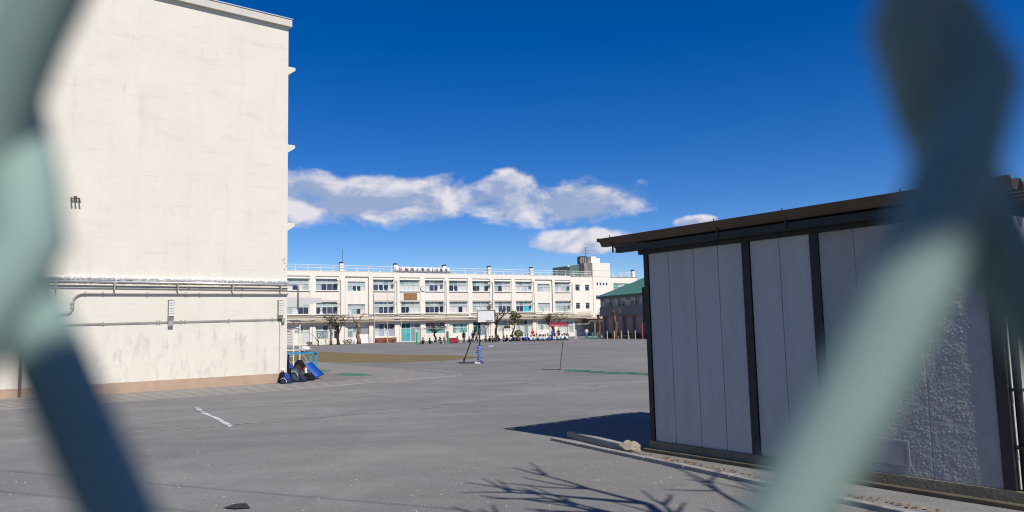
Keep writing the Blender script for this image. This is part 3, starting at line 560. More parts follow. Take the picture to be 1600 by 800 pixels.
# anniversary banner on the railing
BN = thing('anniversary_banner', 'long white anniversary banner with black and red characters on the roof railing', 'banner', (-35.12+17.78*math.cos(R(32)), 116.7+17.78*math.sin(R(32)), 0), R(32))
bnm = MB(); NB = 24
for k in range(NB+1):
    x = 10.41*k/NB; yy = -0.035+0.02*math.sin(k*1.7); bnm.v += [(x, yy, 12.01), (x, yy+0.015, 12.9)]
for k in range(NB): bnm.f.append((2*k, 2*k+2, 2*k+3, 2*k+1)); bnm.m.append(0)
cl = bnm.build('cloth', M('banner_white', (0.66, 0.65, 0.66), 0.8, var=0.05), BN, smooth=True)
md = cl.modifiers.new('solid', 'SOLIDIFY'); md.thickness = 0.01
m_ink = M('banner_ink', (0.012, 0.012, 0.014), 0.8); m_red = M('banner_red', (0.55, 0.05, 0.05), 0.8)
for s_, fx_ in (('祝', .083), ('桜', .192), ('岡', .291), ('小', .391), ('学', .487), ('校', .585), ('110', .712), ('周', .83), ('年', .925)):
    text_mesh('character', s_, 0.70 if s_ != '110' else 0.85, m_red if s_ == '祝' else m_ink, BN, 10.41*fx_, -0.085, 12.455, 0.004 if s_ != '110' else 0.014)
for x in (0, 3.5, 7, 10.4): MB().tube([(x, 0.0, 12.0), (x, 0.0, 12.95)], 0.02, 5).build('banner_stay', m_white, BN)

# ================================================================== GREEN ROOFED HALL (right, in shade)
GH = thing('green_roofed_hall', 'two storey grey hall with green roof and pink columns behind the shed', 'building', (13.6, 116.0, 0), R(-65))
m_hall = M('hall_grey', (0.22, 0.215, 0.21), 0.85, var=0.1, vs=0.8); m_green = M('green_roof', (0.045, 0.15, 0.115), 0.55, var=0.12, vs=0.8)
# local x runs towards the camera along the shaded face, y to the right/back
MB().box(0.0, 26, 0.6, 14, 0.02, 3.4).build('ground_wall', M('hall_beige', (0.40, 0.33, 0.27), 0.85, var=0.08, vs=1), GH)
MB().box(0.0, 26, 0.0, 14, 3.4, 4.85).build('upper_wall', m_hall, GH)
MB().box(0.0, 26, 0.0, 14, 6.05, 6.5).build('upper_wall', m_hall, GH)
MB().box(0.02, 26, 0.14, 13.9, 4.84, 6.06).build('window_recess', m_dark, GH)
for k in range(14):
    x = 0.35+k*1.15; fo = MB().box(x, x+0.07, 0.02, 0.13, 4.852, 6.048).build('window_post', m_frame, GH)
    pn = MB().box(x+0.09, x+1.05, 0.08, 0.12, 4.87, 5.55).build('pane', panes['d' if k % 3 else 'm'], fo); MB().box(x+0.09, x+1.05, 0.08, 0.12, 5.62, 6.04).build('pane', panes['m' if k % 2 else 'n'], fo)
MB().box(0.1, 26, 0.03, 0.13, 5.56, 5.61).build('window_rail', m_frame, GH)
rp = MB(); rp.add([(-0.15, -0.5, 6.5), (27, -0.5, 6.5), (27, 7, 9.6), (3.5, 7, 9.6), (-0.15, 14.7, 6.5), (27, 14.7, 6.5), (-0.15, -0.5, 6.35), (27, -0.5, 6.35), (27, 14.7, 6.35), (-0.15, 14.7, 6.35)],
       [(0, 1, 2, 3), (0, 3, 4), (3, 2, 5, 4), (0, 6, 7, 1), (0, 4, 9, 6), (6, 9, 8, 7), (1, 7, 8, 5, 2)])
ro = rp.build('roof', m_green, GH)
for k in range(18):
    x = 0.2+k*1.4; f_ = min(1.0, (x+0.15)/3.65*0.98); y1 = -0.5+7.5*f_; z1 = 6.5+3.1*f_
    MB().add([(x-0.02, -0.5, 6.505), (x+0.02, -0.5, 6.505), (x+0.02, y1, z1+.005), (x-0.02, y1, z1+.005), (x, -0.5, 6.56), (x, y1, z1+.06)], [(0, 4, 5, 3), (4, 1, 2, 5), (0, 1, 4)]).build('roof_seam', m_green, ro)
for k in range(9):
    MB().box(0.5+k*2.6, 0.95+k*2.6, 0.1, 0.59, 0.02, 3.39).build('pink_column', M('pink_paint', (0.40, 0.22, 0.23), 0.8, var=0.15), GH)
MB().box(0.0, 26, 0.45, 0.59, 0.02, 0.75).build('dark_plinth', m_dark, GH)

# ================================================================== STORAGE SHED (near right)
SR = R(-52.4)
SH = thing('storage_shed', 'grey panelled storage shed with dark posts and brown folded roof, close on the right', 'shed', (2.10, 11.97, 0), SR)
m_panel = M('shed_panel', (0.46, 0.445, 0.42), 0.8, var=0.06, vs=1.2, bump=0.05, bs=18, dirt=(0.34, 0.325, 0.30), ds=1.6, stretch=(2.5, 2.5, 0.4), dt=(0.5, 1.0))
m_frameb = M('shed_dark_frame', (0.022, 0.020, 0.019), 0.55, var=0.2, vs=5)
m_rough = M('rough_panel', (0.36, 0.345, 0.325), 0.85, var=0.10, vs=5, bump=0.15, bs=60)
m_sill = M('olive_concrete', (0.20, 0.17, 0.115), 0.9, var=0.2, vs=3, bump=0.3, bs=25, dirt=(0.12, 0.10, 0.07), ds=1.5)
m_rbrown = M('brown_roof', (0.105, 0.070, 0.045), 0.6, var=0.2, vs=2, dirt=(0.07, 0.05, 0.035), ds=1.2)
seams = [0.165, 0.575, 1.06, 1.51, 1.93]
def panel(a, b, smooth=True):
    if smooth: MB().box(a+0.004, b-0.004, 0.0, 0.06, 0.17, 3.13).build('wall_panel', m_panel, SH, bevel=0.004)
for a, b in zip(seams[:-1], seams[1:]): panel(a, b)
panel(2.06, 2.52); panel(2.52, 2.97)
scm = MB().tube([(0, 0.001, 0), (0, -0.004, 0)], 0.007, 6).mesh('screw_head'); scm.materials.append(m_galv)
for x in (0.15, 0.545, 0.605, 1.03, 1.09, 1.48, 1.54, 1.90, 2.09, 2.49, 2.55, 2.94):
    for z in (0.22, 1.18, 2.12, 3.08): link('screw_head', scm, SH, (x, 0, z))
# relief panels at the sunlit end: real bumps
def relief(a, b):
    me = MB(); nx = max(8, int((b-a)/0.0105)); nz = int(2.96/0.0105)
    vs_ = []
    for j in range(nz+1):
        z = 0.17+2.96*j/nz
        for i in range(nx+1):
            x = a+(b-a)*i/nx
            e = min(i, nx-i, j, nz-j)
            p = Vector((x*32.0, z*30.0, 1.3))
            v = noise.cell(Vector((0, 0, 0)))
            dlist, pts_ = noise.voronoi(p, distance_metric='DISTANCE', exponent=2.5)
            h = min(1.0, (dlist[1]-dlist[0])*1.5)*0.0050+noise.noise(Vector((x*60, z*60, 0)))*0.0012+noise.noise(Vector((x*6, z*6, 5)))*0.003
            vs_.append((x, -0.002-(h if e > 0 else 0), z))
    fs_ = [(j*(nx+1)+i, j*(nx+1)+i+1, (j+1)*(nx+1)+i+1, (j+1)*(nx+1)+i) for j in range(nz) for i in range(nx)]
    me.add(vs_, fs_); me.box(a, b, 0.002, 0.05, 0.171, 3.129)
    return me.build('relief_panel', m_rough, SH, smooth=True)
relief(3.10, 3.56); relief(3.566, 4.30); relief(4.306, 5.00)
for x0, x1 in ((0.075, 0.16), (1.935, 2.055), (2.975, 3.095), (5.005, 5.12)):
    MB().box(x0, x1, -0.022, 0.08, 0.17, 3.13).build('post', m_frameb, SH)
MB().box(0.0, 5.2, -0.06, 0.10, 3.131, 3.30).build('top_beam', m_frameb, SH)
MB().box(-0.35, 5.28, -0.22, -0.10, 3.19, 3.29).build('eave_beam', m_frameb, SH)
MB().box(0.05, 5.2, -0.03, 3.0, 0.055, 0.168).build('base_sill', m_sill, SH)
MB().box(-0.01, 5.25, -0.12, 3.05, 0.0, 0.053).build('footing', M('dark_footing', (0.085, 0.072, 0.05), 0.85, var=0.3, vs=4), SH, bevel=0.01)
MB().box(0.075, 0.13, 0.081, 3.0, 0.17, 3.13).build('end_wall', m_panel, SH); MB().box(5.06, 5.12, 0.081, 3.0, 0.17, 3.13).build('end_wall', m_panel, SH); MB().box(0.131, 5.059, 2.94, 3.0, 0.17, 3.13).build('back_wall', m_panel, SH)
# folded-plate roof
prof = []; y = -0.30; up = True
while y < 3.3:
    prof += [(y, 3.45), (y+0.04, 3.455), (y+0.11, 3.335), (y+0.21, 3.335), (y+0.28, 3.45)]; y += 0.30
top_ = prof; bot = [(a, b-0.012) for a, b in prof][::-1]
rs = MB(); n_ = len(prof)
for x in (-0.70, 5.40):
    rs.v += [(x, a, b) for a, b in prof]+[(x, a, b-0.012) for a, b in prof]
for i in range(n_-1):
    rs.f += [(i, i+1, 2*n_+i+1, 2*n_+i), (n_+i, 2*n_+n_+i, 2*n_+n_+i+1, n_+i+1), (i, n_+i, n_+i+1, i+1), (2*n_+i, 2*n_+i+1, 3*n_+i+1, 3*n_+i)]; rs.m += [0]*4
rs.f += [(0, 2*n_, 3*n_, n_), (n_-1, 2*n_-1, 4*n_-1, 3*n_-1)]; rs.m += [0, 0]
roof_o = rs.build('folded_roof', m_rbrown, SH)
# front apron plate closing the first fold
MB().add([(-0.70, -0.31, 3.450), (5.40, -0.31, 3.450), (5.40, -0.21, 3.33), (-0.65, -0.21, 3.33), (-0.70, -0.30, 3.44), (5.40, -0.30, 3.445), (5.40, -0.20, 3.335), (-0.65, -0.20, 3.335)], [(0, 1, 2, 3), (7, 6, 5, 4), (0, 4, 5, 1), (3, 2, 6, 7), (0, 3, 7, 4), (1, 5, 6, 2)]).build('eave_plate', m_rbrown, roof_o)
for x in (-0.40, 1.69, 2.78, 4.3):
    MB().box(x-0.014, x+0.014, -0.235, -0.222, 3.20, 3.36).build('roof_strap', m_frameb, roof_o); MB().tube([(x, -0.29, 3.44), (x, -0.29, 3.485)], 0.008, 6).build('roof_bolt', m_frameb, roof_o)
MB().box(-0.71, -0.675, -0.29, 3.28, 3.40, 3.462).build('end_flashing', m_rbrown, roof_o)
# vent plate and side control box, downpipe
MB().box(3.56, 4.06, -0.020, -0.010, 0.27, 0.58).build('vent_plate', M('vent_grey', (0.30, 0.30, 0.31), 0.5, metal=0.3, var=0.12, vs=3), SH, bevel=0.006)
vb = MB(); vb.box(3.575, 4.045, -0.023, -0.021, 0.285, 0.30); vb.box(3.575, 4.045, -0.023, -0.021, 0.55, 0.565); vb.box(3.575, 3.59, -0.023, -0.021, 0.30, 0.55); vb.box(4.03, 4.045, -0.023, -0.021, 0.30, 0.55); vb.build('vent_rim', M('vent_grey', (0.3, 0.3, 0.31)), SH)
MB().box(-0.24, 0.074, 0.25, 0.65, 2.02, 2.62).build('control_box', m_frameb, SH, bevel=0.01)
dpx = MB().tube([(5.19, 0.06, 0.1), (5.19, 0.06, 3.2)], 0.04, 10).build('downpipe', m_frameb, SH, smooth=True)
for z in (0.6, 1.2, 2.0, 2.8): MB().box(5.121, 5.24, 0.01, 0.11, z, z+0.03).build('pipe_clip', m_frameb, dpx)
CB = thing('white_cabinet', 'bright white sunlit cabinet edge past the far right end of the shed', 'cabinet', (2.10+5.75*0.61+0.25, 11.97-5.75*0.79+0.45, 0), R(-15))
MB().box(0, 1.8, 0, 0.9, 0.06, 1.35).build('lower_cabinet', m_white, CB, bevel=0.01); MB().box(0, 1.8, 0, 0.9, 1.38, 2.35).build('upper_cabinet', m_white, CB, bevel=0.01); MB().box(0.05, 1.75, 0.05, 0.85, 0, 0.059).build('cabinet_foot', m_dark, CB)

# kerbs in front of the shed
KB = thing('long_kerb', 'long low concrete kerb running along the shed front', 'kerb')
a = Vector((0.64, 13.28)); b = Vector((4.45, 6.8)); dd = (b-a); k = 9; st = dd/k
for i in range(k):
    p = a+st*(i+0.5); MB().box(-st.length/2+0.006, st.length/2-0.006, -0.05, 0.05, 0, 0.055+random.uniform(-.006, .006)).build('kerb_stone', m_conc, KB, loc=(p.x, p.y, 0), rz=math.atan2(st.y, st.x)+random.uniform(-.01, .01), bevel=0.008)
k2 = MB().box(-0.86, 0.86, -0.06, 0.06, 0, 0.12); o = k2.build('concrete_kerb_block', m_conc, loc=(1.33, 12.78, 0), rz=math.atan2(-1.64, 0.77), bevel=0.012); tag(o, 'short raised concrete kerb block left of the shed corner', 'kerb')
rk = MB(); rk.ball((0, 0, 0.05), 0.16, 12, 8, (1.15, 0.8, 0.75), 0.12); tag(rk.build('broken_stone', M('pale_stone', (0.27, 0.23, 0.175), 0.95, var=0.25, vs=6, bump=0.5, bs=20), loc=(1.80, 11.92, 0)), 'pale broken lump of concrete at the shed corner', 'stone')
dbm = MB()
for k in range(120):
    tt = random.random(); p = Vector((1.75, 11.75)).lerp(Vector((4.3, 7.6)), tt)+Vector((random.uniform(0.0, 0.16), random.uniform(0, 0.10))); s_ = random.uniform(0.012, 0.035); a0 = random.uniform(0, 6.28)
    dbm.add([(p.x+s_*math.cos(a0), p.y+s_*math.sin(a0), 0.012), (p.x+s_*math.cos(a0+1.8), p.y+s_*math.sin(a0+1.8), 0.03), (p.x+s_*math.cos(a0+3.3), p.y+s_*math.sin(a0+3.3), 0.012), (p.x+s_*math.cos(a0+4.9), p.y+s_*math.sin(a0+4.9), 0.02)], [(0, 1, 2, 3)])
tag(dbm.build('fallen_leaves', M('dry_leaf', (0.24, 0.15, 0.07), 0.9, var=0.5, vs=9)), 'dry brown leaves gathered between the kerb and the shed', 'leaves', kind='stuff')
sc = MB(); sc.add([(-0.16, 0.03, 0.01), (0.0, -0.05, 0.02), (0.17, -0.02, 0.012), (0.10, 0.05, 0.05), (-0.04, 0.06, 0.045)], [(0, 1, 4), (1, 3, 4), (1, 2, 3)]); so = sc.build('plastic_scrap', m_dark, loc=(-3.25, 8.72, 0)); so.modifiers.new('solid', 'SOLIDIFY').thickness = 0.006
tag(so, 'small crumpled black plastic scrap on the near ground', 'scrap')

# ================================================================== BASKETBALL HOOP
BH = thing('basketball_hoop', 'movable basketball hoop with white backboard and blue padded pole', 'basketball hoop', (-2.02, 42.64, 0), 0)
pole = MB().tube([(0, 0, 0.06), (0.04, 0, 1.2), (0.02, 0.02, 2.85)], 0.042, 10).build('pole', m_dark, BH, smooth=True)
m_blue = M('blue_pad', (0.03, 0.10, 0.42), 0.6, var=0.3, vs=6, bump=0.3, bs=20)
for k in range(9):
    z = 0.10+k*0.098; q = 0.13+0.018*(k % 2)
    MB().tube([(0.03*math.sin(k*2), 0.02*math.cos(k), z), (0.03*math.sin(k*2+.8), 0, z+0.045), (0.03*math.sin(k*2+1.4), 0, z+0.105)], [q*0.9, q, q*0.88], 9).build('pad_wrap', m_blue, BH, smooth=True)
for k in range(8): MB().tube([(-0.14+0.02*(k % 3), -0.10, 0.16+k*0.1), (0.0, -0.155, 0.20+k*0.1), (0.13, -0.11, 0.17+k*0.1+0.05)], 0.014, 5).build('pad_rope', M('white_rope', (0.55, 0.57, 0.62), 0.8), BH)
brc = MB().tube([(-1.0, 1.5, 0.08), (-0.55, 0.75, 1.15), (-0.05, 0.05, 2.3)], [0.032, 0.032, 0.028], 8).build('brace', m_dark, BH)
MB().tube([(-1.03, 1.55, 0.0), (-0.97, 1.45, 0.22)], 0.06, 8).build('brace_foot', m_grey, brc)
MB().box(-0.27, 0.06, -0.22, -0.06, 0, 0.08).build('base_weight', M('base_white', (0.6, 0.6, 0.6), 0.7), BH, bevel=0.015)
MB().box(-1.2, 0.25, 0.05, 0.13, 0.02, 0.07).build('base_bar', m_dark, BH)
bbm = MB().box(-0.04, 0.94, -0.30, -0.27, 2.36, 3.0); bo = bbm.build('backboard', m_white, BH)
fr = MB(); fr.box(-0.07, 0.97, -0.265, -0.22, 2.33, 2.37); fr.box(-0.07, 0.97, -0.265, -0.22, 2.99, 3.03); fr.box(-0.07, -0.03, -0.31, -0.22, 2.37, 2.99); fr.box(0.93, 0.97, -0.31, -0.22, 2.37, 2.99); fr.box(-0.07, 0.97, -0.31, -0.266, 3.0, 3.03); fr.build('board_frame', m_dark, bo)
MB().tube([(0.0, 0, 2.5), (0.45, -0.24, 2.6)], 0.035, 6).build('board_arm', m_dark, BH); MB().tube([(0.0, 0, 2.8), (0.45, -0.24, 2.85)], 0.035, 6).build('board_arm', m_dark, BH)
ring = [(0.62+0.20*math.cos(2*math.pi*k/20), -0.52+0.20*math.sin(2*math.pi*k/20), 2.44) for k in range(21)]
rg = MB().tube(ring, 0.012, 6).build('rim', M('rim_red', (0.30, 0.07, 0.05), 0.6), BH)
nt_ = MB()
for k in range(10):
    a0 = 2*math.pi*k/10; a1 = a0+0.31
    nt_.tube([(0.62+0.20*math.cos(a0), -0.52+0.20*math.sin(a0), 2.44), (0.62+0.15*math.cos(a1), -0.52+0.15*math.sin(a1), 2.28), (0.62+0.11*math.cos(a0), -0.52+0.11*math.sin(a0), 2.12)], 0.006, 4)
nt_.build('hoop_net', M('net_brown', (0.22, 0.16, 0.14), 0.9), rg)

# leaning net post with fallen green net
NP = thing('net_post', 'thin dark leaning net post standing in the middle of the court', 'net post', (2.09, 34.45, 0))
MB().tube([(0, 0, 0.0), (0.20, 0.05, 1.43)], 0.017, 7).build('post', m_dark, NP); MB().tube([(-0.8, 0.3, 0.015), (0.0, 0.0, 0.03)], 0.012, 6).build('foot_bar', m_dark, NP); MB().tube([(-0.8, 0.3, 0.0), (-0.8, 0.3, 0.10)], 0.012, 6).build('foot_peg', m_dark, NP)
MB().ball((0.2, 0.05, 1.45), 0.03, 8, 5).build('post_cap', m_dark, NP); MB().box(-0.09, 0.09, -0.07, 0.07, 0, 0.025).build('base', m_dark, NP)
nm = MB(); a = Vector((2.28, 33.6)); b = Vector((6.6, 27.6)); K = 60
for k in range(K+1):
    p = a.lerp(b, k/K); q = Vector((0.81, 0.585))*(0.11+0.04*math.sin(k*0.9)+random.uniform(-.02, .02)); o_ = Vector((0.81, 0.585))*0.08*math.sin(k*0.23)
    nm.v += [(*(p+o_-q), 0.012), (*(p+o_), 0.06+random.uniform(0, .03)), (*(p+o_+q), 0.012)]
for k in range(K):
    nm.f += [(3*k, 3*k+3, 3*k+4, 3*k+1), (3*k+1, 3*k+4, 3*k+5, 3*k+2)]; nm.m += [0, 0]
tag(nm.build('fallen_net', M('green_net', (0.05, 0.15, 0.095), 0.95, var=0.4, vs=14)), 'green net lying in a long strip on the court beside the shed', 'net')

# ================================================================== BAG HEAP + CART at the wing corner
CT = thing('blue_cart', 'sky blue steel cart frame parked behind the bags at the wing corner', 'cart', (-10.35, 34.2, 0), R(-8))
m_sky = M('sky_blue_paint', (0.06, 0.33, 0.58), 0.5, var=0.12, vs=5)
for x in (-0.35, 1.02): 
    for y in (0, 0.6): MB().box(x-0.035, x+0.035, y-0.035, y+0.035, 0.12, 1.02).build('upright', m_sky, CT)
MB().box(-0.4, 1.12, -0.05, 0.0, 1.021, 1.10).build('top_rail', m_sky, CT); MB().box(-0.4, 1.12, 0.58, 0.63, 1.021, 1.10).build('top_rail', m_sky, CT)
MB().box(-0.38, 1.06, 0.001, 0.579, 1.03, 1.06).build('deck', m_dark, CT); MB().box(-0.35, 1.02, -0.02, 0.62, 0.42, 0.46).build('shelf', m_dark, CT)
MB().tube([(0.62, -0.03, 1.02), (1.0, -0.03, 0.5)], 0.02, 6).build('brace', m_sky, CT)
for x in (-0.35, 1.02):
    for y in (0, 0.6): MB().tube([(x, y-0.02, 0.065), (x, y+0.02, 0.065)], 0.065, 12).build('wheel', m_dark, CT)
tag(MB().ball((0, 0, 0.13), 0.2, 12, 8, (1.3, 0.9, 0.75), 0.10).build('cloth_bundle', cloth('white', (0.62, 0.6, 0.57)), loc=(-9.72, 34.45, 1.10)), 'crumpled white cloth bundle lying on the blue cart', 'cloth')
def bag(name, loc, w_, d_, h_, mat, label, rz=0, lean=0, strap=True, pocket=None):
    B = thing(name, label, 'bag', loc, rz, 'bags heaped at the wing corner')
    b = MB(); rings = 6; seg = 12
    for i in range(rings+1):
        tt = i/rings; z = h_*tt; k = [0.86, 1.0, 1.02, 0.98, 0.90, 0.72, 0.30][i]
        for j in range(seg):
            a_ = 2*math.pi*j/seg; ca, sa = math.cos(a_), math.sin(a_); pw = 0.6
            b.v.append((w_/2*k*math.copysign(abs(ca)**pw, ca)*random.uniform(.94, 1.05), d_/2*k*math.copysign(abs(sa)**pw, sa)*random.uniform(.94, 1.05)+lean*tt, z))
    for i in range(rings):
        for j in range(seg): b.f.append((i*seg+j, i*seg+(j+1) % seg, (i+1)*seg+(j+1) % seg, (i+1)*seg+j)); b.m.append(0)
    b.f += [tuple(range(seg))[::-1], tuple(range(rings*seg, rings*seg+seg))]; b.m += [0, 0]
    b.build('body', mat, B, smooth=True)
    MB().ball((0, -d_*0.46, h_*0.30), 0.5, 10, 6, (w_*0.62, d_*0.34, h_*0.42), 0.03).build('pocket', pocket or mat, B, smooth=True)
    if strap: MB().tube([(-w_*.18, lean, h_*0.96), (-w_*.14, lean, h_*1.10), (w_*.14, lean, h_*1.10), (w_*.18, lean, h_*0.96)], 0.012, 5).build('strap', m_dark, B)
    return B
navy = cloth('navy', (0.018, 0.028, 0.07)); black = cloth('black', (0.013, 0.013, 0.016)); royal = cloth('royal', (0.025, 0.055, 0.24)); slate = cloth('slate', (0.05, 0.075, 0.095)); redc = cloth('red', (0.36, 0.03, 0.03)); whitec = cloth('white', (0.62, 0.6, 0.57)); orange = cloth('orange', (0.5, 0.13, 0.05)); maroon = cloth('maroon', (0.07, 0.025, 0.035))
HP = [('backpack', -9.40, 30.05, 0, .30, .24, .46, black, 'black backpack leaning on the wing corner, leftmost of the heap', .3), ('backpack', -9.18, 29.95, 0, .28, .24, .40, royal, 'royal blue backpack at the front of the heap', -.1),
 ('duffel_bag', -9.12, 29.68, 0, .52, .26, .15, navy, 'low navy duffel bag lying in front of the heap', .15), ('backpack', -8.96, 30.35, 0, .34, .28, .56, slate, 'tall slate grey bag behind the royal blue backpack', .2),
 ('backpack', -8.98, 30.8, .25, .34, .26, .42, maroon, 'dark maroon backpack in the middle of the heap', -.3), ('duffel_bag', -8.72, 30.45, 0, .42, .26, .24, navy, 'navy sports bag right of the slate bag', .1),
 ('duffel_bag', -8.62, 31.1, 0, .52, .30, .32, black, 'black holdall at the right end of the heap', .1), ('backpack', -9.62, 31.4, 0, .34, .30, .86, black, 'tall black bag at the back against the cart', .1),
 ('backpack', -9.15, 31.6, 0, .56, .30, .86, black, 'wide black bag under the cart deck', 0), ('red_pouch', -8.83, 31.35, .36, .22, .16, .20, redc, 'small red pouch on top of the black holdall', 0),
 ('orange_pouch', -9.62, 31.0, .55, .16, .14, .16, orange, 'small orange pouch next to the wall on the heap', 0), ('white_pouch', -9.45, 30.3, .40, .18, .15, .22, whitec, 'small white bag between wall and slate bag', .3),
 ('blue_pouch', -9.25, 30.75, .50, .22, .18, .22, royal, 'small blue pouch on the upper middle of the heap', .5), ('grey_pouch', -8.80, 30.75, .22, .20, .18, .22, slate, 'small grey pouch above the navy sports bag', .2)]
for nm_, x, y, z, w_, d_, h_, mt_, lab, rz_ in HP:
    bag(nm_, (x, y, z), w_, d_, h_, mt_, lab, rz_, lean=random.uniform(-.05, .08), strap=('pouch' not in nm_))
for x0, y0, z0, c_ in ((-9.2, 29.55, .17, whitec), (-8.95, 30.15, .40, whitec), (-8.75, 30.28, .24, redc)):
    tag(MB().tube([(x0-.10, y0, z0), (x0-.05, y0-.02, z0+.05), (x0+.04, y0-.02, z0+.06), (x0+.11, y0, z0-.03), (x0+.14, y0-.01, z0-.12)], 0.012, 5).build('loose_strap', c_), {.17: 'white strap looped over the navy duffel', .40: 'white strap hanging on the slate bag', .24: 'red strap on the navy sports bag'}[z0], 'strap')
tag(MB().tube([(0, 0, 0), (0, 0, 0.16), (0, 0, 0.19), (0, 0, 0.22)], [0.055, 0.055, 0.03, 0.03], 12).build('water_bottle', m_white, loc=(-8.70, 30.95, 0.33)), 'white water bottle standing on the black holdall', 'bottle')
mtm = MB(); PM = []
for k in range(9):
    tt = k/8; PM.append((-0.14+0.52*tt, 0.0, 0.70-0.55*tt-0.02*math.sin(tt*math.pi)))
for p in PM: mtm.v += [(p[0]-0.14, -0.30, p[2]-0.05), (p[0]+0.10, 0.30, p[2]+0.06)]
for k in range(8): mtm.f.append((2*k, 2*k+2, 2*k+3, 2*k+1)); mtm.m.append(0)
mo = mtm.build('blue_mat', M('blue_vinyl', (0.015, 0.075, 0.36), 0.45, var=0.15, vs=4), loc=(-8.75, 32.1, -0.02), rz=R(10), smooth=True); mo.modifiers.new('solid', 'SOLIDIFY').thickness = 0.05
tag(mo, 'bright blue vinyl mat leaning down from the cart', 'mat')

# ================================================================== TREES
def tree(name, label, loc, h, r, seed, bark, leaf=None, leaf_n=0, leaf_s=0.16, trunk_f=0.45, spread=0.55, depth=3, kids=4, knob=False, group='bare trees before the school', flat=1.0, lean=(0, 0), up=0.45):
    rnd = random.Random(seed); T = thing(name, label, 'tree', loc, rnd.uniform(0, 6.28) if lean == (0, 0) else 0, group)
    tr = MB(); br = MB(); tips = []
    hp = h*trunk_f; pts = [Vector((0, 0, -0.05))]; wob = r*1.2
    for i in range(1, 6):
        tt = i/5; pts.append(Vector((lean[0]*tt+rnd.uniform(-wob, wob)*.6, lean[1]*tt+rnd.uniform(-wob, wob)*.6, hp*tt)))
    rad = [r*1.35, r*1.05, r*0.97, r*0.92, r*0.88, r*0.85]
    tr.tube(pts, rad, 8)
    if knob:
        for i in range(3): 
            p = pts[rnd.randint(2, 5)]; tr.ball((p.x+rnd.uniform(-r, r)*.6, p.y+rnd.uniform(-r, r)*.6, p.z), r*0.9, 7, 5, jit=.15)
    def grow(p, d, L, rr, lev):
        n = 4; q = [p]; dd = d.copy()
        for i in range(n):
            dd = (dd+Vector((rnd.uniform(-1, 1), rnd.uniform(-1, 1), rnd.uniform(-.5, .9)*flat))*0.22).normalized(); q.append(q[-1]+dd*L/n)
        br.tube(q, [rr*(1-0.55*i/n) for i in range(n+1)], 6 if lev < 2 else 4)
        if knob and lev >= 1: br.ball(q[-1], rr*1.25, 6, 4, jit=.2)
        if lev >= depth: tips.append((q[-1], L)); tips.append((q[2], L)); return
        for i in range(kids if lev else kids+1):
            a0 = rnd.uniform(0, 6.28); k = rnd.choice([2, 3, 4, 4]); nd_ = (dd*rnd.uniform(.4, .9)+Vector((math.cos(a0)*spread*1.5, math.sin(a0)*spread*1.5, up*flat*rnd.uniform(.3, 1.3)))).normalized()
            grow(q[k], nd_, L*rnd.uniform(.5, .78), rr*0.52, lev+1)
    top = pts[-1]
    for i in range(kids):
        a0 = 6.28*i/kids+rnd.uniform(-.4, .4); d = Vector((math.cos(a0)*spread, math.sin(a0)*spread, rnd.uniform(.6, 1.1)*flat)).normalized()
        grow(top-Vector((0, 0, rnd.uniform(0, hp*.25))), d, (h-hp)*rnd.uniform(.5, .72), r*0.55, 1)
    tr.build('trunk', bark, T, smooth=True); br.build('branches', bark, T)
    if leaf:
        lf = MB()
        for k in range(leaf_n):
            c_, L = rnd.choice(tips); p = c_+Vector((rnd.gauss(0, 1), rnd.gauss(0, 1), rnd.gauss(0, .8)))*L*0.33
            d1 = Vector((rnd.uniform(-1, 1), rnd.uniform(-1, 1), rnd.uniform(-.6, .6)))*leaf_s; d2 = Vector((rnd.uniform(-1, 1), rnd.uniform(-1, 1), rnd.uniform(-.6, .6)))*leaf_s
            lf.add([p, p+d1, p+d1*.6+d2, p+d2], [(0, 1, 2, 3)])
        tag(lf.build('crown', leaf, T), kind='stuff')
    return T
tree('bare_tree', 'small leafless shrub tree beside the ground floor door at the far left', (-30.15, 113.9, 0), 2.7, 0.10, 3, m_barkd, trunk_f=0.30, spread=0.9, depth=2, kids=3)
tree('pollarded_tree', 'narrow pollarded brown trunk left of the leafy olive tree', (-28.44, 115.0, 0), 5.2, 0.19, 4, m_barkp, leaf=m_leafs, leaf_n=60, trunk_f=0.86, spread=0.5, depth=1, kids=3, knob=True)
tree('olive_tree', 'sparse olive leaved tree standing between two pollarded trunks', (-27.45, 115.6, 0), 5.7, 0.21, 5, m_barkd, leaf=m_leafs, leaf_n=330, leaf_s=0.17, trunk_f=0.42, spread=0.8, depth=3, kids=4)
tree('pollarded_tree', 'thick pale pollarded trunk with short stubs in front of the shutter', (-24.6, 117.4, 0), 5.4, 0.30, 6, m_barkp, trunk_f=0.62, spread=0.75, depth=2, kids=3, knob=True)
tree('umbrella_tree', 'low wide reddish leafless tree before the teal windows', (-12.8, 120.0, 0), 4.0, 0.17, 8, m_barkd, leaf=m_barkr, leaf_n=420, leaf_s=0.10, trunk_f=0.45, spread=1.3, depth=3, kids=5, flat=0.45)
tree('bare_tree', 'tall dark branching tree just right of the backboard', (-3.1, 129.6, 0), 6.9, 0.22, 9, m_barkd, leaf=m_leafd, leaf_n=150, leaf_s=0.15, trunk_f=0.42, spread=0.8, depth=3, kids=4)
tree('bare_tree', 'slim bare tree behind the basketball pole', (-4.9, 128.5, 0), 3.9, 0.13, 10, m_bark, trunk_f=0.5, spread=0.6, depth=2, kids=3)
tree('bare_tree', 'slender grey bare tree left of the cloud pruned pine', (-1.9, 130.6, 0), 3.6, 0.11, 21, m_bark, trunk_f=0.5, spread=0.7, depth=2, kids=3)
tree('evergreen_tree', 'dense olive evergreen tree behind the red stall', (7.4, 137.3, 0), 5.1, 0.24, 11, m_barkd, leaf=m_leafs, leaf_n=520, leaf_s=0.2, trunk_f=0.38, spread=0.95, depth=3, kids=4)
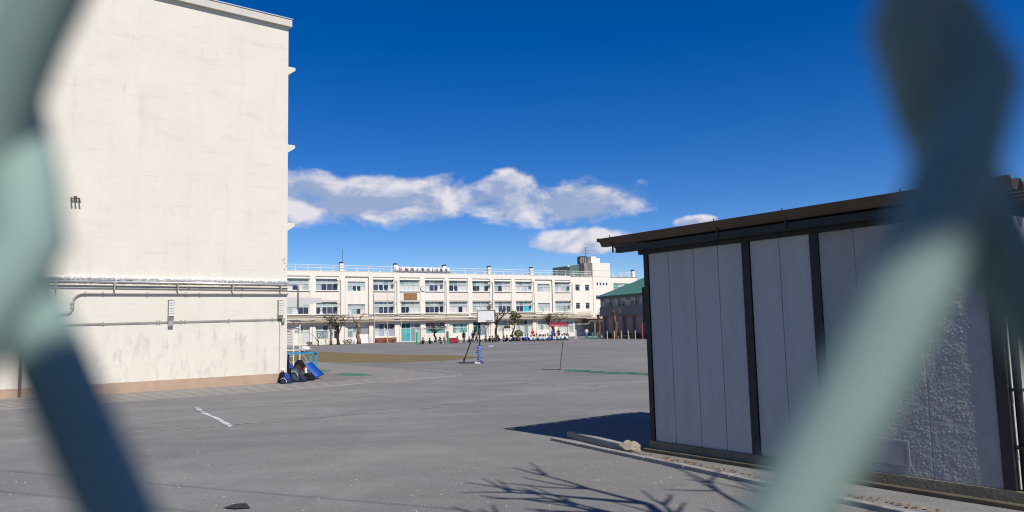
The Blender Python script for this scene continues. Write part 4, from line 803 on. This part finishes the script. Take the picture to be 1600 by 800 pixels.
tree('pollarded_tree', 'reddish pollarded tree beside the entrance porch', (14.6, 126.5, 0), 5.2, 0.20, 12, m_barkr, leaf=m_barkr, leaf_n=160, leaf_s=0.1, trunk_f=0.72, spread=0.8, depth=2, kids=4, knob=True)
tree('pollarded_tree', 'knobbly pale trunk in front of the hall, nearest the yellow posts', (14.9, 108.5, 0), 5.0, 0.24, 13, m_barkr, leaf=m_barkr, leaf_n=170, leaf_s=0.12, trunk_f=0.70, spread=0.6, depth=2, kids=3, knob=True)
tree('pollarded_tree', 'short knobbly trunk before the hall close to the shed edge', (18.7, 107.5, 0), 4.1, 0.22, 14, m_barkr, trunk_f=0.78, spread=0.5, depth=2, kids=3, knob=True)
# cloud pruned pine
PT = thing('cloud_pruned_pine', 'cloud pruned olive pine leaning right beside the round bush', 'tree', (-0.46, 131.3, 0), 0, None)
MB().tube([(0, 0, -0.05), (0.15, 0, 0.9), (0.55, 0, 1.9), (0.75, 0, 2.7), (0.55, 0, 3.6), (0.7, 0, 4.4)], [0.17, 0.14, 0.12, 0.10, 0.08, 0.05], 8).build('trunk', m_barkd, PT, smooth=True)
def leafball(b, c_, rx, ry, rz, n, s_, rnd):
    for k in range(n):
        u_ = Vector((rnd.gauss(0, 1), rnd.gauss(0, 1), rnd.gauss(0, 1))).normalized()*rnd.uniform(.55, 1.0)**0.5; p = Vector((c_[0]+u_.x*rx, c_[1]+u_.y*ry, c_[2]+u_.z*rz))
        d1 = Vector((rnd.uniform(-1, 1), rnd.uniform(-1, 1), rnd.uniform(-1, 1)))*s_; d2 = Vector((rnd.uniform(-1, 1), rnd.uniform(-1, 1), rnd.uniform(-1, 1)))*s_
        b.add([p, p+d1, p+d1+d2, p+d2], [(0, 1, 2, 3)])
rr_ = random.Random(5)
for c_, rx, rz_ in (((0.5, 0, 4.55), 0.62, 0.38), ((1.35, 0, 4.05), 0.55, 0.3), ((0.3, 0, 3.75), 0.6, 0.35), ((1.2, 0, 3.2), 0.75, 0.42), ((0.1, 0, 2.75), 0.55, 0.3), ((-0.75, 0, 2.15), 0.6, 0.22), ((0.6, 0, 4.0), 0.5, 0.3)):
    lf = MB(); leafball(lf, c_, rx, 0.6, rz_, 230, 0.13, rr_); o = lf.build('foliage_pad', m_leafo, PT)
    MB().tube([(0.6, 0, c_[2]-0.3), (c_[0], 0, c_[2]-0.05)], [0.05, 0.03], 5).build('branch', m_barkd, PT)
RB = thing('round_bush', 'round clipped olive bush behind the seated row', 'bush', (0.80, 130.9, 0)); lf = MB(); leafball(lf, (0, 0, 0.95), 0.8, 0.75, 0.62, 900, 0.11, rr_); lf.build('foliage', m_leafo, RB)
MB().tube([(0, 0, -0.05), (0, 0, 0.6)], 0.07, 6).build('stem', m_barkd, RB)
for (x, y, hh, nm_) in ((-31.6, 114.3, 0.6, 'small brown pot plant by the far left door'), (-26.6, 117.1, 0.7, 'low dry shrub between the olive tree and pale pollard'), (-25.9, 116.6, 0.9, 'small stone lantern like shrub left of the pale pollard'), (9.6, 134.5, 0.8, 'low dark shrub right of the red stall')):
    S_ = thing('low_shrub', nm_, 'shrub', (x, y, 0)); lf = MB(); leafball(lf, (0, 0, hh*0.55), 0.45, 0.4, hh*0.42, 150, 0.10, rr_); lf.build('foliage', m_leafs if x < 0 else m_leafd, S_); MB().tube([(0, 0, -.02), (0, 0, hh*.6)], 0.04, 5).build('stem', m_barkd, S_)
# big bare tree out of frame right whose shadow falls on the near ground
tree('bare_tree', 'large bare tree just outside the view casting branch shadows on the near ground', (3.85, 3.05, 0), 7.4, 0.22, 34, m_bark, trunk_f=0.56, spread=0.75, depth=3, kids=5, group=None, up=0.6)

# ================================================================== POLES, POSTS, GOALS, STALL
for (x, y, hh, lab) in ((-20.1, 117.8, 8.6, 'tall thin grey flagpole before the violet window'), (-18.1, 119.0, 8.35, 'thin grey flagpole left of the teal door'), (-22.0, 116.9, 6.9, 'leftmost of the three thin flagpoles')):
    P_ = thing('flagpole', lab, 'flagpole', (x, y, 0), 0, 'flagpoles before the school'); MB().tube([(0, 0, 0), (0, 0, hh*.6), (0, 0, hh)], [0.055, 0.045, 0.03], 8).build('pole', M('pole_grey', (0.5, 0.5, 0.5), 0.5), P_); MB().ball((0, 0, hh+.04), 0.06, 8, 5).build('finial', m_galv, P_); MB().box(-.15, .15, -.15, .15, 0, 0.15).build('base', m_conc, P_)
P_ = thing('slim_pole', 'slim dark pole rising behind the red stall banner', 'pole', (7.9, 108.6, 0)); MB().tube([(0, 0, 0), (0, 0, 4.7)], [0.03, 0.02], 6).build('pole', m_dark, P_); MB().box(-.2, .2, -.2, .2, 0, 0.06).build('base', m_dark, P_)
m_gpad = M('green_pad', (0.015, 0.30, 0.15), 0.6, var=0.12, vs=3)
GL = thing('soccer_goal', 'small goal with green padded posts and slack net before the teal windows', 'goal', (-13.16, 100, 0), 0)
for x in (0, 4.23):
    MB().tube([(x, 0, 0), (x+0.02, 0, 1.7)], 0.11, 9).build('padded_post', m_gpad, GL); MB().tube([(x, 0, 1.7), (x, 0, 2.1)], 0.04, 8).build('post', m_white, GL); MB().tube([(x, 0, 2.0), (x-.1, 1.3, 0.05)], 0.03, 6).build('back_stay', m_gpad if x else m_grey, GL)
MB().tube([(0, 0, 2.1), (4.23, 0, 2.1)], 0.035, 8).build('crossbar', m_grey, GL)
gn = MB()
for k in range(22): gn.tube([(k*0.2, 0.0, 2.08), (k*0.2-0.05, 0.9, 0.7), (k*0.2-0.1, 1.3, 0.05)], 0.006, 3, cap=False)
for k in range(8): gn.tube([(-.02, 0.15*k+0.05, 2.0-0.25*k), (4.2, 0.15*k+.05, 2.0-.25*k)], 0.006, 3, cap=False)
gn.build('net', M('net_green', (0.05, 0.14, 0.10), 0.9), GL)
for i, px in enumerate((13.1, 14.08, 15.07, 16.06, 17.05)):
    P_ = thing('yellow_post', ['leftmost', 'second from left', 'middle', 'second from right', 'rightmost'][i]+' of the five short yellow posts before the hall', 'post', (px, 104, 0), 0, 'yellow posts before the hall')
    MB().tube([(0, 0, 0), (0, 0, 1.22)], 0.085, 10).build('post', M('yellow_paint', (0.42, 0.35, 0.14), 0.7, var=0.15, vs=3), P_); MB().tube([(0, 0, 1.221), (0, 0, 1.28)], [0.095, 0.05], 10).build('cap', m_dark, P_)
P_ = thing('red_post', 'tall red post right of the yellow posts', 'post', (17.9, 103.2, 0)); MB().tube([(0, 0, 0), (0, 0, 2.3)], 0.09, 8).build('post', M('red_paint', (0.40, 0.06, 0.08), 0.7), P_); MB().tube([(0, 0, 2.3), (0, 0, 2.36)], [0.1, 0.05], 8).build('cap', m_dark, P_)
for i, (x, y) in enumerate(((10.65, 108.6), (11.55, 108.6), (12.35, 109.2))):
    P_ = thing('teal_post', ['left', 'middle', 'right'][i]+' of the three short teal posts near the porch', 'post', (x, y, 0), 0, 'teal posts near the porch'); MB().tube([(0, 0, 0), (0, 0, 1.0)], 0.07, 8).build('post', M('teal_paint', (0.05, 0.30, 0.33), 0.6), P_); MB().tube([(0, 0, 1.0), (0, 0, 1.05)], [0.08, 0.04], 8).build('cap', m_dark, P_)
BC = thing('wooden_bench', 'low pale bench between the yellow posts', 'bench', (15.6, 105.2, 0)); MB().box(-.9, .9, -.2, .2, .42, .48).build('seat', m_barkp, BC)
for x in (-.75, .75): MB().box(x-.05, x+.05, -.18, .18, 0, .419).build('leg', m_barkp, BC)
# red stall
ST = thing('red_stall', 'red canopy stall with white lettering behind the seated children', 'stall', (7.0, 118.0, 0), R(5))
m_rst = M('red_canvas', (0.42, 0.03, 0.06), 0.8, var=0.12, vs=2)
MB().prism([(-0.6, 2.40), (0.6, 2.70), (0.6, 2.73), (-0.6, 2.43)], 'x', -1.35, 1.45).build('roof', M('dark_red_canvas', (0.16, 0.015, 0.03), 0.8), ST)
vl = MB().box(-1.35, 1.45, -0.64, -0.615, 2.02, 2.38).build('valance', m_rst, ST)
for k in range(11): MB().box(-1.15+k*0.22, -1.15+k*0.22+random.uniform(.08, .16), -0.66, -0.645, 2.12, 2.12+random.uniform(.08, .15)).build('lettering_mark', M('pale_letter', (0.55, 0.38, 0.42), 0.8), vl)
for x in (-1.3, 1.4):
    for y in (-.6, .55): MB().tube([(x, y, 0), (x, y, 2.4)], 0.025, 6).build('pole', m_grey, ST)
RX = thing('red_bench_box', 'dark red low box table left of the standing dark figure', 'box', (-8.55, 105.5, 0)); MB().box(-.72, .50, -.35, .35, 0.08, 0.72).build('box_body', M('crimson', (0.34, 0.02, 0.045), 0.7, var=0.15, vs=3), RX, bevel=0.02); MB().box(-.75, .53, -.38, .38, 0.721, 0.76).build('lid', M('crimson_lid', (0.42, 0.03, 0.05), 0.6), RX); MB().box(-.68, .46, -.3, .3, 0, .079).build('foot', m_dark, RX)
tag(MB().add([(-1.1, -.5, .012), (1.2, -.6, .012), (1.3, .5, .03), (-1, .6, .012)], [(0, 1, 2, 3)]).build('red_ground_sheet', M('red_sheet', (0.42, 0.10, 0.10), 0.8), loc=(1.4, 109.5, 0)), 'red picnic sheet on the ground left of the children', 'sheet')

# ================================================================== PEOPLE
def skin_body(name, verts, edges, rad, zones, root=0):
    me = bpy.data.meshes.new(name); me.from_pydata([Vector(v) for v in verts], edges, []); o = bpy.data.objects.new(name, me); COL.objects.link(o)
    o.modifiers.new('s', 'SKIN'); sv = me.skin_vertices[0].data
    for i, r in enumerate(rad): sv[i].radius = (r, r*0.9) if not isinstance(r, tuple) else r
    for i in range(len(rad)): sv[i].use_root = (i == root)
    sb = o.modifiers.new('d', 'SUBSURF'); sb.levels = 1; sb.render_levels = 1
    bpy.context.view_layer.update()
    em = bpy.data.meshes.new_from_object(o.evaluated_get(bpy.context.evaluated_depsgraph_get())); bpy.data.objects.remove(o); em.name = name
    for p in em.polygons: p.use_smooth = True; p.material_index = zones(p.center)
    for k in range(4): em.materials.append(m_skin)
    return em
# each pose: (vertices, edges, radii); zone function -> 0 skin 1 top 2 bottoms 3 shoes
def standing(step=0.0, bend=0.0, arm=0.0):
    V = [(0, 0, .92), (0, bend*.3, 1.18), (0, bend*.6, 1.38), (0, bend*.8, 1.47), (0, bend, 1.56), (0, bend-0.01, 1.66),
         (.19, bend*.6, 1.36), (.24, bend*.5-.02-arm*.2, 1.10), (.25, bend*.4-.06-arm*.45, .88+arm*.35), (.25, bend*.4-.08-arm*.5, .78+arm*.38),
         (-.19, bend*.6, 1.36), (-.24, bend*.5+.02, 1.10), (-.25, bend*.4+.0, .88), (-.25, bend*.4, .78),
         (.10, 0, .86), (.11, -step*.4, .48), (.11, -step*.5, .08), (.12, -step*.5-.15, .035), (-.10, 0, .86), (-.11, step*.25, .48), (-.11, step*.7, .10), (-.12, step*.7-.14, .04)]
    E_ = [(0, 1), (1, 2), (2, 3), (3, 4), (4, 5), (2, 6), (6, 7), (7, 8), (8, 9), (2, 10), (10, 11), (11, 12), (12, 13), (0, 14), (14, 15), (15, 16), (16, 17), (0, 18), (18, 19), (19, 20), (20, 21)]
    Rr = [.145, .135, .145, .058, .095, .082, .07, .052, .042, .035, .07, .052, .042, .035, .10, .072, .05, .038, .10, .072, .05, .038]
    def z(c):
        if c.z > 1.44 and abs(c.x) < .14: return 0
        if abs(c.x) > .18 and c.z < .92+arm*.4 and c.z > .6: return 0
        if c.z > .90: return 1
        return 3 if c.z < .075 else 2
    return V, E_, Rr, z, (0, bend, 1.60)
def sitting(lean=0.0):
    V = [(0, 0, .13), (0, .04-lean, .34), (0, .02-lean, .52), (0, -.0-lean, .60), (0, -.03-lean, .69), (0, -.04-lean, .78),
         (.17, .02-lean, .50), (.22, -.12-lean, .34), (.14, -.32, .34), (.06, -.36, .33), (-.17, .02-lean, .50), (-.22, -.12-lean, .34), (-.14, -.32, .34), (-.06, -.36, .32),
         (.10, -.04, .13), (.13, -.36, .42), (.12, -.46, .08), (.13, -.58, .035), (-.10, -.04, .13), (-.13, -.36, .42), (-.12, -.46, .08), (-.13, -.58, .035)]
    E_ = [(0, 1), (1, 2), (2, 3), (3, 4), (4, 5), (2, 6), (6, 7), (7, 8), (8, 9), (2, 10), (10, 11), (11, 12), (12, 13), (0, 14), (14, 15), (15, 16), (16, 17), (0, 18), (18, 19), (19, 20), (20, 21)]
    Rr = [.13, .135, .14, .055, .09, .078, .066, .05, .04, .034, .066, .05, .04, .034, .09, .07, .048, .036, .09, .07, .048, .036]
    def z(c):
        if c.z > .575 and abs(c.x) < .12: return 0
        if c.y < -.27 and .26 < c.z < .40 and abs(c.x) < .12: return 0
        if c.y > -.20 and c.z > .19: return 1
        return 3 if c.z < .06 and c.y < -.4 else 2
    return V, E_, Rr, z, (0, -.04-lean, .73)
POSES = {'stand': standing(), 'walk': standing(step=.30, arm=.3), 'reach': standing(step=.1, bend=-.10, arm=.7), 'sit': sitting(), 'sitlean': sitting(.10)}
BODY = {}; HAIRM = {}
for k, (V, E_, Rr, z, hc) in POSES.items():
    BODY[k] = skin_body('person_body_'+k, V, E_, Rr, z)
    hb = MB(); hb.ball((hc[0], hc[1]+0.018, hc[2]+0.028), 0.118, 12, 8, (0.92, 1.0, 1.05), 0.03, zmin=-0.25); HAIRM[k] = hb.mesh('hair_'+k, True)
    cb_ = MB(); cb_.ball((hc[0], hc[1]+0.01, hc[2]+0.04), 0.125, 12, 8, (0.95, 1.0, 1.0), 0, zmin=0.0); cb_.tube([(hc[0], hc[1]-.10, hc[2]+.045), (hc[0], hc[1]-.20, hc[2]+.035)], [.07, .05], 8)
    HAIRM['cap_'+k] = cb_.mesh('cap_'+k, True)
C_ = {'navy': navy, 'black': black, 'maroon': maroon, 'red': cloth('bright_red', (0.52, 0.02, 0.03)), 'blue': cloth('bright_blue', (0.015, 0.10, 0.50)), 'pale': cloth('pale_blue', (0.42, 0.55, 0.66)), 'white': cloth('shirt_white', (0.64, 0.64, 0.65)),
      'tan': cloth('tan', (0.35, 0.22, 0.13)), 'grey': cloth('grey', (0.17, 0.17, 0.19)), 'yellow': cloth('yellow', (0.55, 0.42, 0.10)), 'indigo': cloth('indigo', (0.04, 0.035, 0.14)), 'teal': cloth('teal', (0.02, 0.11, 0.10)), 'pink': cloth('pink', (0.45, 0.22, 0.22)), 'violet': cloth('violet', (0.14, 0.10, 0.20))}
def person(loc, pose, top, bot, rz, label, scale=1.0, cap=None, group=None, shoes='white'):
    P_ = thing('person', label, 'person', (*loc, 0), R(rz), group); P_.scale = (scale,)*3
    b = link('body', BODY[pose], P_)
    for i, mm in enumerate((m_skin, C_[top], C_[bot], C_[shoes])): b.material_slots[i].link = 'OBJECT'; b.material_slots[i].material = mm
    hm = HAIRM[('cap_' if cap else '')+pose]; h = link('cap' if cap else 'hair', hm, P_)
    if not hm.materials: hm.materials.append(m_hair)
    h.material_slots[0].link = 'OBJECT'; h.material_slots[0].material = C_[cap] if cap else m_hair
    if cap:
        hh2 = link('hair', HAIRM[pose], P_)
        if not HAIRM[pose].materials: HAIRM[pose].materials.append(m_hair)
        hh2.material_slots[0].link = 'OBJECT'; hh2.material_slots[0].material = m_hair; hh2.scale = (.98, .98, .985)
    return P_
# standing figures
person((-7.04, 104), 'stand', 'black', 'black', 160, 'person in long black clothes standing right of the red box', shoes='black')
person((-5.95, 107.5), 'stand', 'indigo', 'black', 30, 'person in dark indigo jacket standing behind the walking figure', shoes='black')
person((-5.25, 103.0), 'walk', 'tan', 'black', 80, 'person in tan top walking just left of the basketball pole', shoes='black')
person((5.35, 104.6), 'reach', 'blue', 'indigo', 60, 'person in bright blue jacket standing among the seated children')
person((2.85, 112.5), 'stand', 'red', 'white', 20, 'person in bright red top standing behind the children at left')
person((9.4, 112.5), 'walk', 'white', 'white', -90, 'person in white standing at the porch left')
person((10.9, 111.2), 'reach', 'white', 'teal', 20, 'person in white top and teal trousers between the teal posts')
person((-9.2, 102.6), 'reach', 'black', 'white', -60, 'person in black top and white trousers beside the right goal post')
person((6.7, 111.4), 'stand', 'maroon', 'grey', 0, 'person in maroon top standing under the red stall')
# seated dark row
xs_ = [(-3.55, 'maroon'), (-3.0, 'black'), (-2.55, 'violet'), (-2.1, 'maroon'), (-1.55, 'navy'), (-0.85, 'violet'), (-0.42, 'maroon'), (0.1, 'white'), (0.5, 'black'), (0.95, 'indigo'), (1.35, 'grey'), (1.85, 'navy'), (2.25, 'blue')]
kinds = {'maroon': 'maroon', 'black': 'black', 'violet': 'dusky violet', 'navy': 'navy', 'white': 'white', 'indigo': 'indigo', 'grey': 'grey', 'blue': 'blue'}
cnt = {}
tot = {}
for x, c_ in xs_: tot[c_] = tot.get(c_, 0)+1
ordw = ['leftmost', 'second from left', 'third from left']
for i, (x, c_) in enumerate(xs_):
    k = cnt.get(c_, 0); cnt[c_] = k+1
    lab = ('person in %s seated in the dark row right of the hoop' % kinds[c_]) if tot[c_] == 1 else ('%s person in %s seated in the dark row right of the hoop' % (ordw[k], kinds[c_]))
    person((x-0.6, 107.2+0.35*(i % 3)), 'sitlean' if i % 3 == 1 else 'sit', c_, 'black' if i % 4 else 'indigo', random.uniform(-40, 40)+(20 if i % 2 else -10), lab, random.uniform(1.0, 1.12), group='people seated in the dark row', shoes='black')
person((-5.0, 107.6), 'sit', 'white', 'black', 40, 'person in white crouched behind the basketball pole', shoes='black')
person((-6.5, 107.8), 'sit', 'violet', 'black', -20, 'person in dusky violet seated between the two standing dark figures', shoes='black')
person((-12.6, 102.6), 'sit', 'teal', 'black', -20, 'person in dark teal seated behind the left goal post', 1.1, shoes='black')
person((-11.55, 101.2), 'sit', 'black', 'teal', 60, 'person in black seated inside the goal at left', 1.05, shoes='black')
person((-10.35, 103.0), 'sit', 'indigo', 'navy', 20, 'person in indigo seated inside the goal near the tree', 1.1)
person((-9.75, 103.3), 'sit', 'violet', 'white', -20, 'person in dusky violet sitting right beside the indigo figure', 1.05)
person((-9.9, 101.0), 'sitlean', 'teal', 'grey', -50, 'person in dark teal bending low by the right goal post', 1.0)
person((-8.2, 107.2), 'sit', 'pink', 'maroon', 0, 'person in pink seated behind the red box', 1.1)
person((2.0, 109.0), 'sit', 'maroon', 'black', 60, 'person in maroon seated alone left of the children', 1.1, shoes='black')
# children in pale gym shirts
fr_ = ['first', 'second', 'third', 'fourth', 'fifth', 'sixth', 'seventh', 'eighth', 'ninth']
for row, (n, x0, x1, y, bz) in enumerate(((8, 2.35, 6.9, 105.2, 178), (9, 2.95, 7.6, 107.0, 182))):
    for k in range(n):
        x = x0+(x1-x0)*k/(n-1)+random.uniform(-.12, .12)
        person((x, y+random.uniform(-.3, .3)), 'sit' if random.random() < .6 else 'sitlean', 'white' if (k+row) % 4 == 3 else 'pale', 'navy' if (k+row) % 3 else 'indigo', bz+random.uniform(-45, 45),
               '%s child from the left in the %s seated row of gym shirts' % (fr_[k], ['front', 'middle'][row]), random.uniform(.92, 1.1), group='children seated in gym shirts')
for k, (x, c_, cp) in enumerate(((3.35, 'yellow', None), (3.9, 'pale', 'white'), (4.4, 'yellow', 'white'), (5.0, 'white', None), (5.55, 'pale', 'white'), (6.1, 'tan', None), (6.75, 'white', None), (7.4, 'pale', None))):
    person((x, 109.3+random.uniform(-.3, .3)), 'sit', c_, 'navy', random.uniform(-30, 30), '%s child from the left in the back row, in %s%s' % (fr_[k], {'yellow': 'yellow', 'pale': 'pale blue', 'white': 'white', 'tan': 'tan'}[c_], ' with a white cap' if cp else ''), 1.22, cap=cp, group='children seated in the back row')

# ================================================================== CHAIN LINK FENCE right in front of the camera
FY, A2, BH_, IZ = 0.04973, 0.03299, 0.07235, CAM_H+0.0132     # plane distance, wire pitch, half diamond height, interlock height
WR = 0.00251
YAW = -0.08456
FN = thing('chain_link_fence', 'blurred pale green coated chain link fence right before the lens', 'fence', (0, FY, 0), YAW)
m_wire = M('green_vinyl_wire', (0.235, 0.335, 0.31), 0.7, var=0.15, vs=90, spec=0.15, dirt=(0.15, 0.23, 0.21), ds=45)
z_lo, z_hi = -27, 8
def wire_path(par):
    pts = []; AMP = A2/2+WR*0.88; SEG = 14
    for i in range(z_lo*SEG, z_hi*SEG+1):
        s_ = i/SEG                              # half periods; even s -> right peak (par 0)
        ph = s_+par; tri = 2*abs((ph/2) % 1-0.5)*2-1          # +1 at even ph
        # round the peaks
        sm = math.sin(tri*math.pi/2); x = AMP*(0.70*tri+0.30*sm)+0.0533*s_*BH_
        y = WR*1.05*math.tanh(1.9*math.sin(ph*math.pi))       # front on one slant, back on the other
        pts.append((x, y, IZ-s_*BH_ if False else IZ+s_*BH_))
    return pts
wmesh = []
for par in (0, 1):
    b = MB().tube(wire_path(par), WR, 10, cap=True); me = b.mesh('wire_%d' % par, True); me.materials.append(m_wire); wmesh.append(me)
# interlocks sit at x = +-A2 (camera between): wire i centred at x = (i+0.5)*A2
for i in range(-55, 55):
    link('wire', wmesh[i % 2], FN, loc=((i+0.5)*A2-0.00404, 0, 0.1233*(i+0.5)*A2))
m_fpost = M('fence_post_green', (0.20, 0.30, 0.27), 0.5, var=0.08)
for x in (-1.62, 1.62):
    pt = MB().tube([(x, 0.035, 0), (x, 0.035, 2.66)], 0.024, 12).build('post', m_fpost, FN, smooth=True); MB().ball((x, 0.035, 2.66), 0.03, 10, 6).build('post_cap', m_fpost, pt)
MB().tube([(-1.62, 0.03, 2.63), (1.62, 0.03, 2.63)], 0.021, 12).build('top_rail', m_fpost, FN, smooth=True)
MB().box(-1.7, 1.7, -0.04, 0.10, 0, 0.06).build('footing', m_conc, FN)

# ================================================================== STREET SIDE: added unseen hedge to darken the wires, overhead cables (their shadows fall in view)
SS = thing('added_shade_hedge', 'added unseen dark hedge behind the camera, its twigs placed to shade the fence wires', 'hedge', (0, 0, 0))
twr = [Vector(q)+sdir*0.20 for q in ((0.02488, 0.05023, 2.02825), (0.02645, 0.05010, 2.02242), (0.02844, 0.04993, 2.01718), (0.03059, 0.04975, 2.01207), (0.03269, 0.04957, 2.00709), (0.03509, 0.04936, 2.00179))]  # added twigs on sun rays to the wires, in place of a hand's shadow
twl = [Vector(q)+sdir*0.20 for q in ((-0.03312, 0.05515, 1.99431), (-0.03073, 0.05494, 1.98968), (-0.02815, 0.05473, 1.98472), (-0.02465, 0.05443, 1.97772))]
twf = [Vector(q)+sdir*0.17 for q in ((0.02664, 0.04486, 2.02946), (0.02762, 0.04478, 2.02163), (0.02824, 0.04473, 2.01491), (0.02857, 0.04470, 2.00961))]
RY = Matrix.Rotation(YAW, 3, 'Z')
stems = [[Vector((x+0.10*math.sin(k), -0.85, -0.02)), Vector((x, -0.84+0.1*math.sin(k*2), 0.8)), Vector((x-0.06, -0.78, 1.6)), Vector((x-0.1, -0.80, 2.3))] for k, x in enumerate((-1.4, -0.9, -0.35, 0.2, 0.6, 1.05, 1.5))]
stems = [[RY @ q for q in st_] for st_ in stems]
for st_ in stems: MB().tube(st_, [0.03, 0.025, 0.018, 0.008], 7).build('stem', m_bark, SS, smooth=True)
MB().tube([stems[3][2], Vector((0.20, -0.40, 2.02)), twr[-1]+Vector((0.03, -0.05, -0.03))]+twr[::-1]+[twr[0]+Vector((-0.015, 0.0, 0.05))], [0.011, 0.008]+[0.0044]*7+[0.003], 8).build('shade_twig', m_bark, SS, smooth=True)
MB().tube([stems[3][2], Vector((0.15, -0.42, 1.95))]+twl[::-1], [0.011, 0.009]+[0.0065]*4, 8).build('shade_twig', m_bark, SS, smooth=True)
MB().tube([stems[4][2], Vector((0.22, -0.40, 2.30)), Vector((0.16, -0.16, 2.36)), twf[0]+Vector((0.012, -0.02, 0.07)), twf[0]+Vector((0.0, 0.0, 0.03))]+twf, [0.012, 0.010, 0.008, 0.007]+[0.0058]*5, 8).build('shade_twig', m_bark, SS, smooth=True)
hr = random.Random(77); hl = MB()
for k in range(15000):  # added leaf mass that cuts sky light on the wires
    p = Vector((hr.uniform(-1.75, 1.75), 0, hr.uniform(0.05, 2.47))); p.y = -0.77+0.40*math.sin(hr.uniform(-1.5, 1.5))+0.05*noise.noise(Vector((p.x*3, p.z*3, 0)))
    p = RY @ p
    d1 = Vector((hr.uniform(-1, 1), hr.uniform(-1, 1), hr.uniform(-1, 1)))*0.055; d2 = Vector((hr.uniform(-1, 1), hr.uniform(-1, 1), hr.uniform(-1, 1)))*0.04
    hl.add([p, p+d1*.6+d2*.5, p+d1, p+d1*.6-d2*.5], [(0, 1, 2, 3)])
tag(hl.build('foliage', m_leafd, SS), kind='stuff')
ca, cbv = Vector((-24.0, 14.0)), Vector((19.0, -4.9))
for nm_, p in (('left', ca), ('right', cbv)):
    U = thing('utility_pole', 'concrete utility pole out of view on the %s carrying overhead cables' % nm_, 'utility pole', (p.x, p.y, 0), 0, 'utility poles along the street')
    MB().tube([(0, 0, 0), (0, 0, 9.2)], [0.17, 0.12], 12).build('pole', m_conc, U, smooth=True); MB().box(-0.08, 0.08, -0.8, 0.8, 8.0, 8.1).build('cross_arm', m_galv, U)
for k, (dy, lab) in enumerate(((-0.55, 'overhead cable nearer the street casting a faint line of shadow'), (0.55, 'overhead cable nearer the court casting a faint line of shadow'))):
    tag(MB().tube([(ca.x+(cbv.x-ca.x)*i/20, ca.y+(cbv.y-ca.y)*i/20+dy, 8.15-0.5*math.sin(math.pi*i/20)) for i in range(21)], 0.009, 6).build('overhead_cable', m_dark), lab, 'cable', 'overhead cables')

pbm = MB(); pr = random.Random(9)
for k in range(900):
    y = 7.0+14*pr.random()**1.7; x = pr.uniform(-0.75, 0.55)*y; r_ = pr.uniform(0.006, 0.019); a0 = pr.uniform(0, 6.28)
    vs_ = [(x+r_*pr.uniform(.7, 1.2)*math.cos(a0+q*1.571), y+r_*pr.uniform(.7, 1.2)*math.sin(a0+q*1.571), 0.001) for q in range(4)]+[(x+pr.uniform(-.3, .3)*r_, y+pr.uniform(-.3, .3)*r_, r_*pr.uniform(.5, .9))]
    pbm.add(vs_, [(0, 1, 4), (1, 2, 4), (2, 3, 4), (3, 0, 4)])
tag(pbm.build('pebbles', M('pebble', (0.30, 0.285, 0.265), 0.9, var=0.4, vs=8)), 'tiny loose pebbles scattered over the near ground', 'pebbles', kind='stuff')
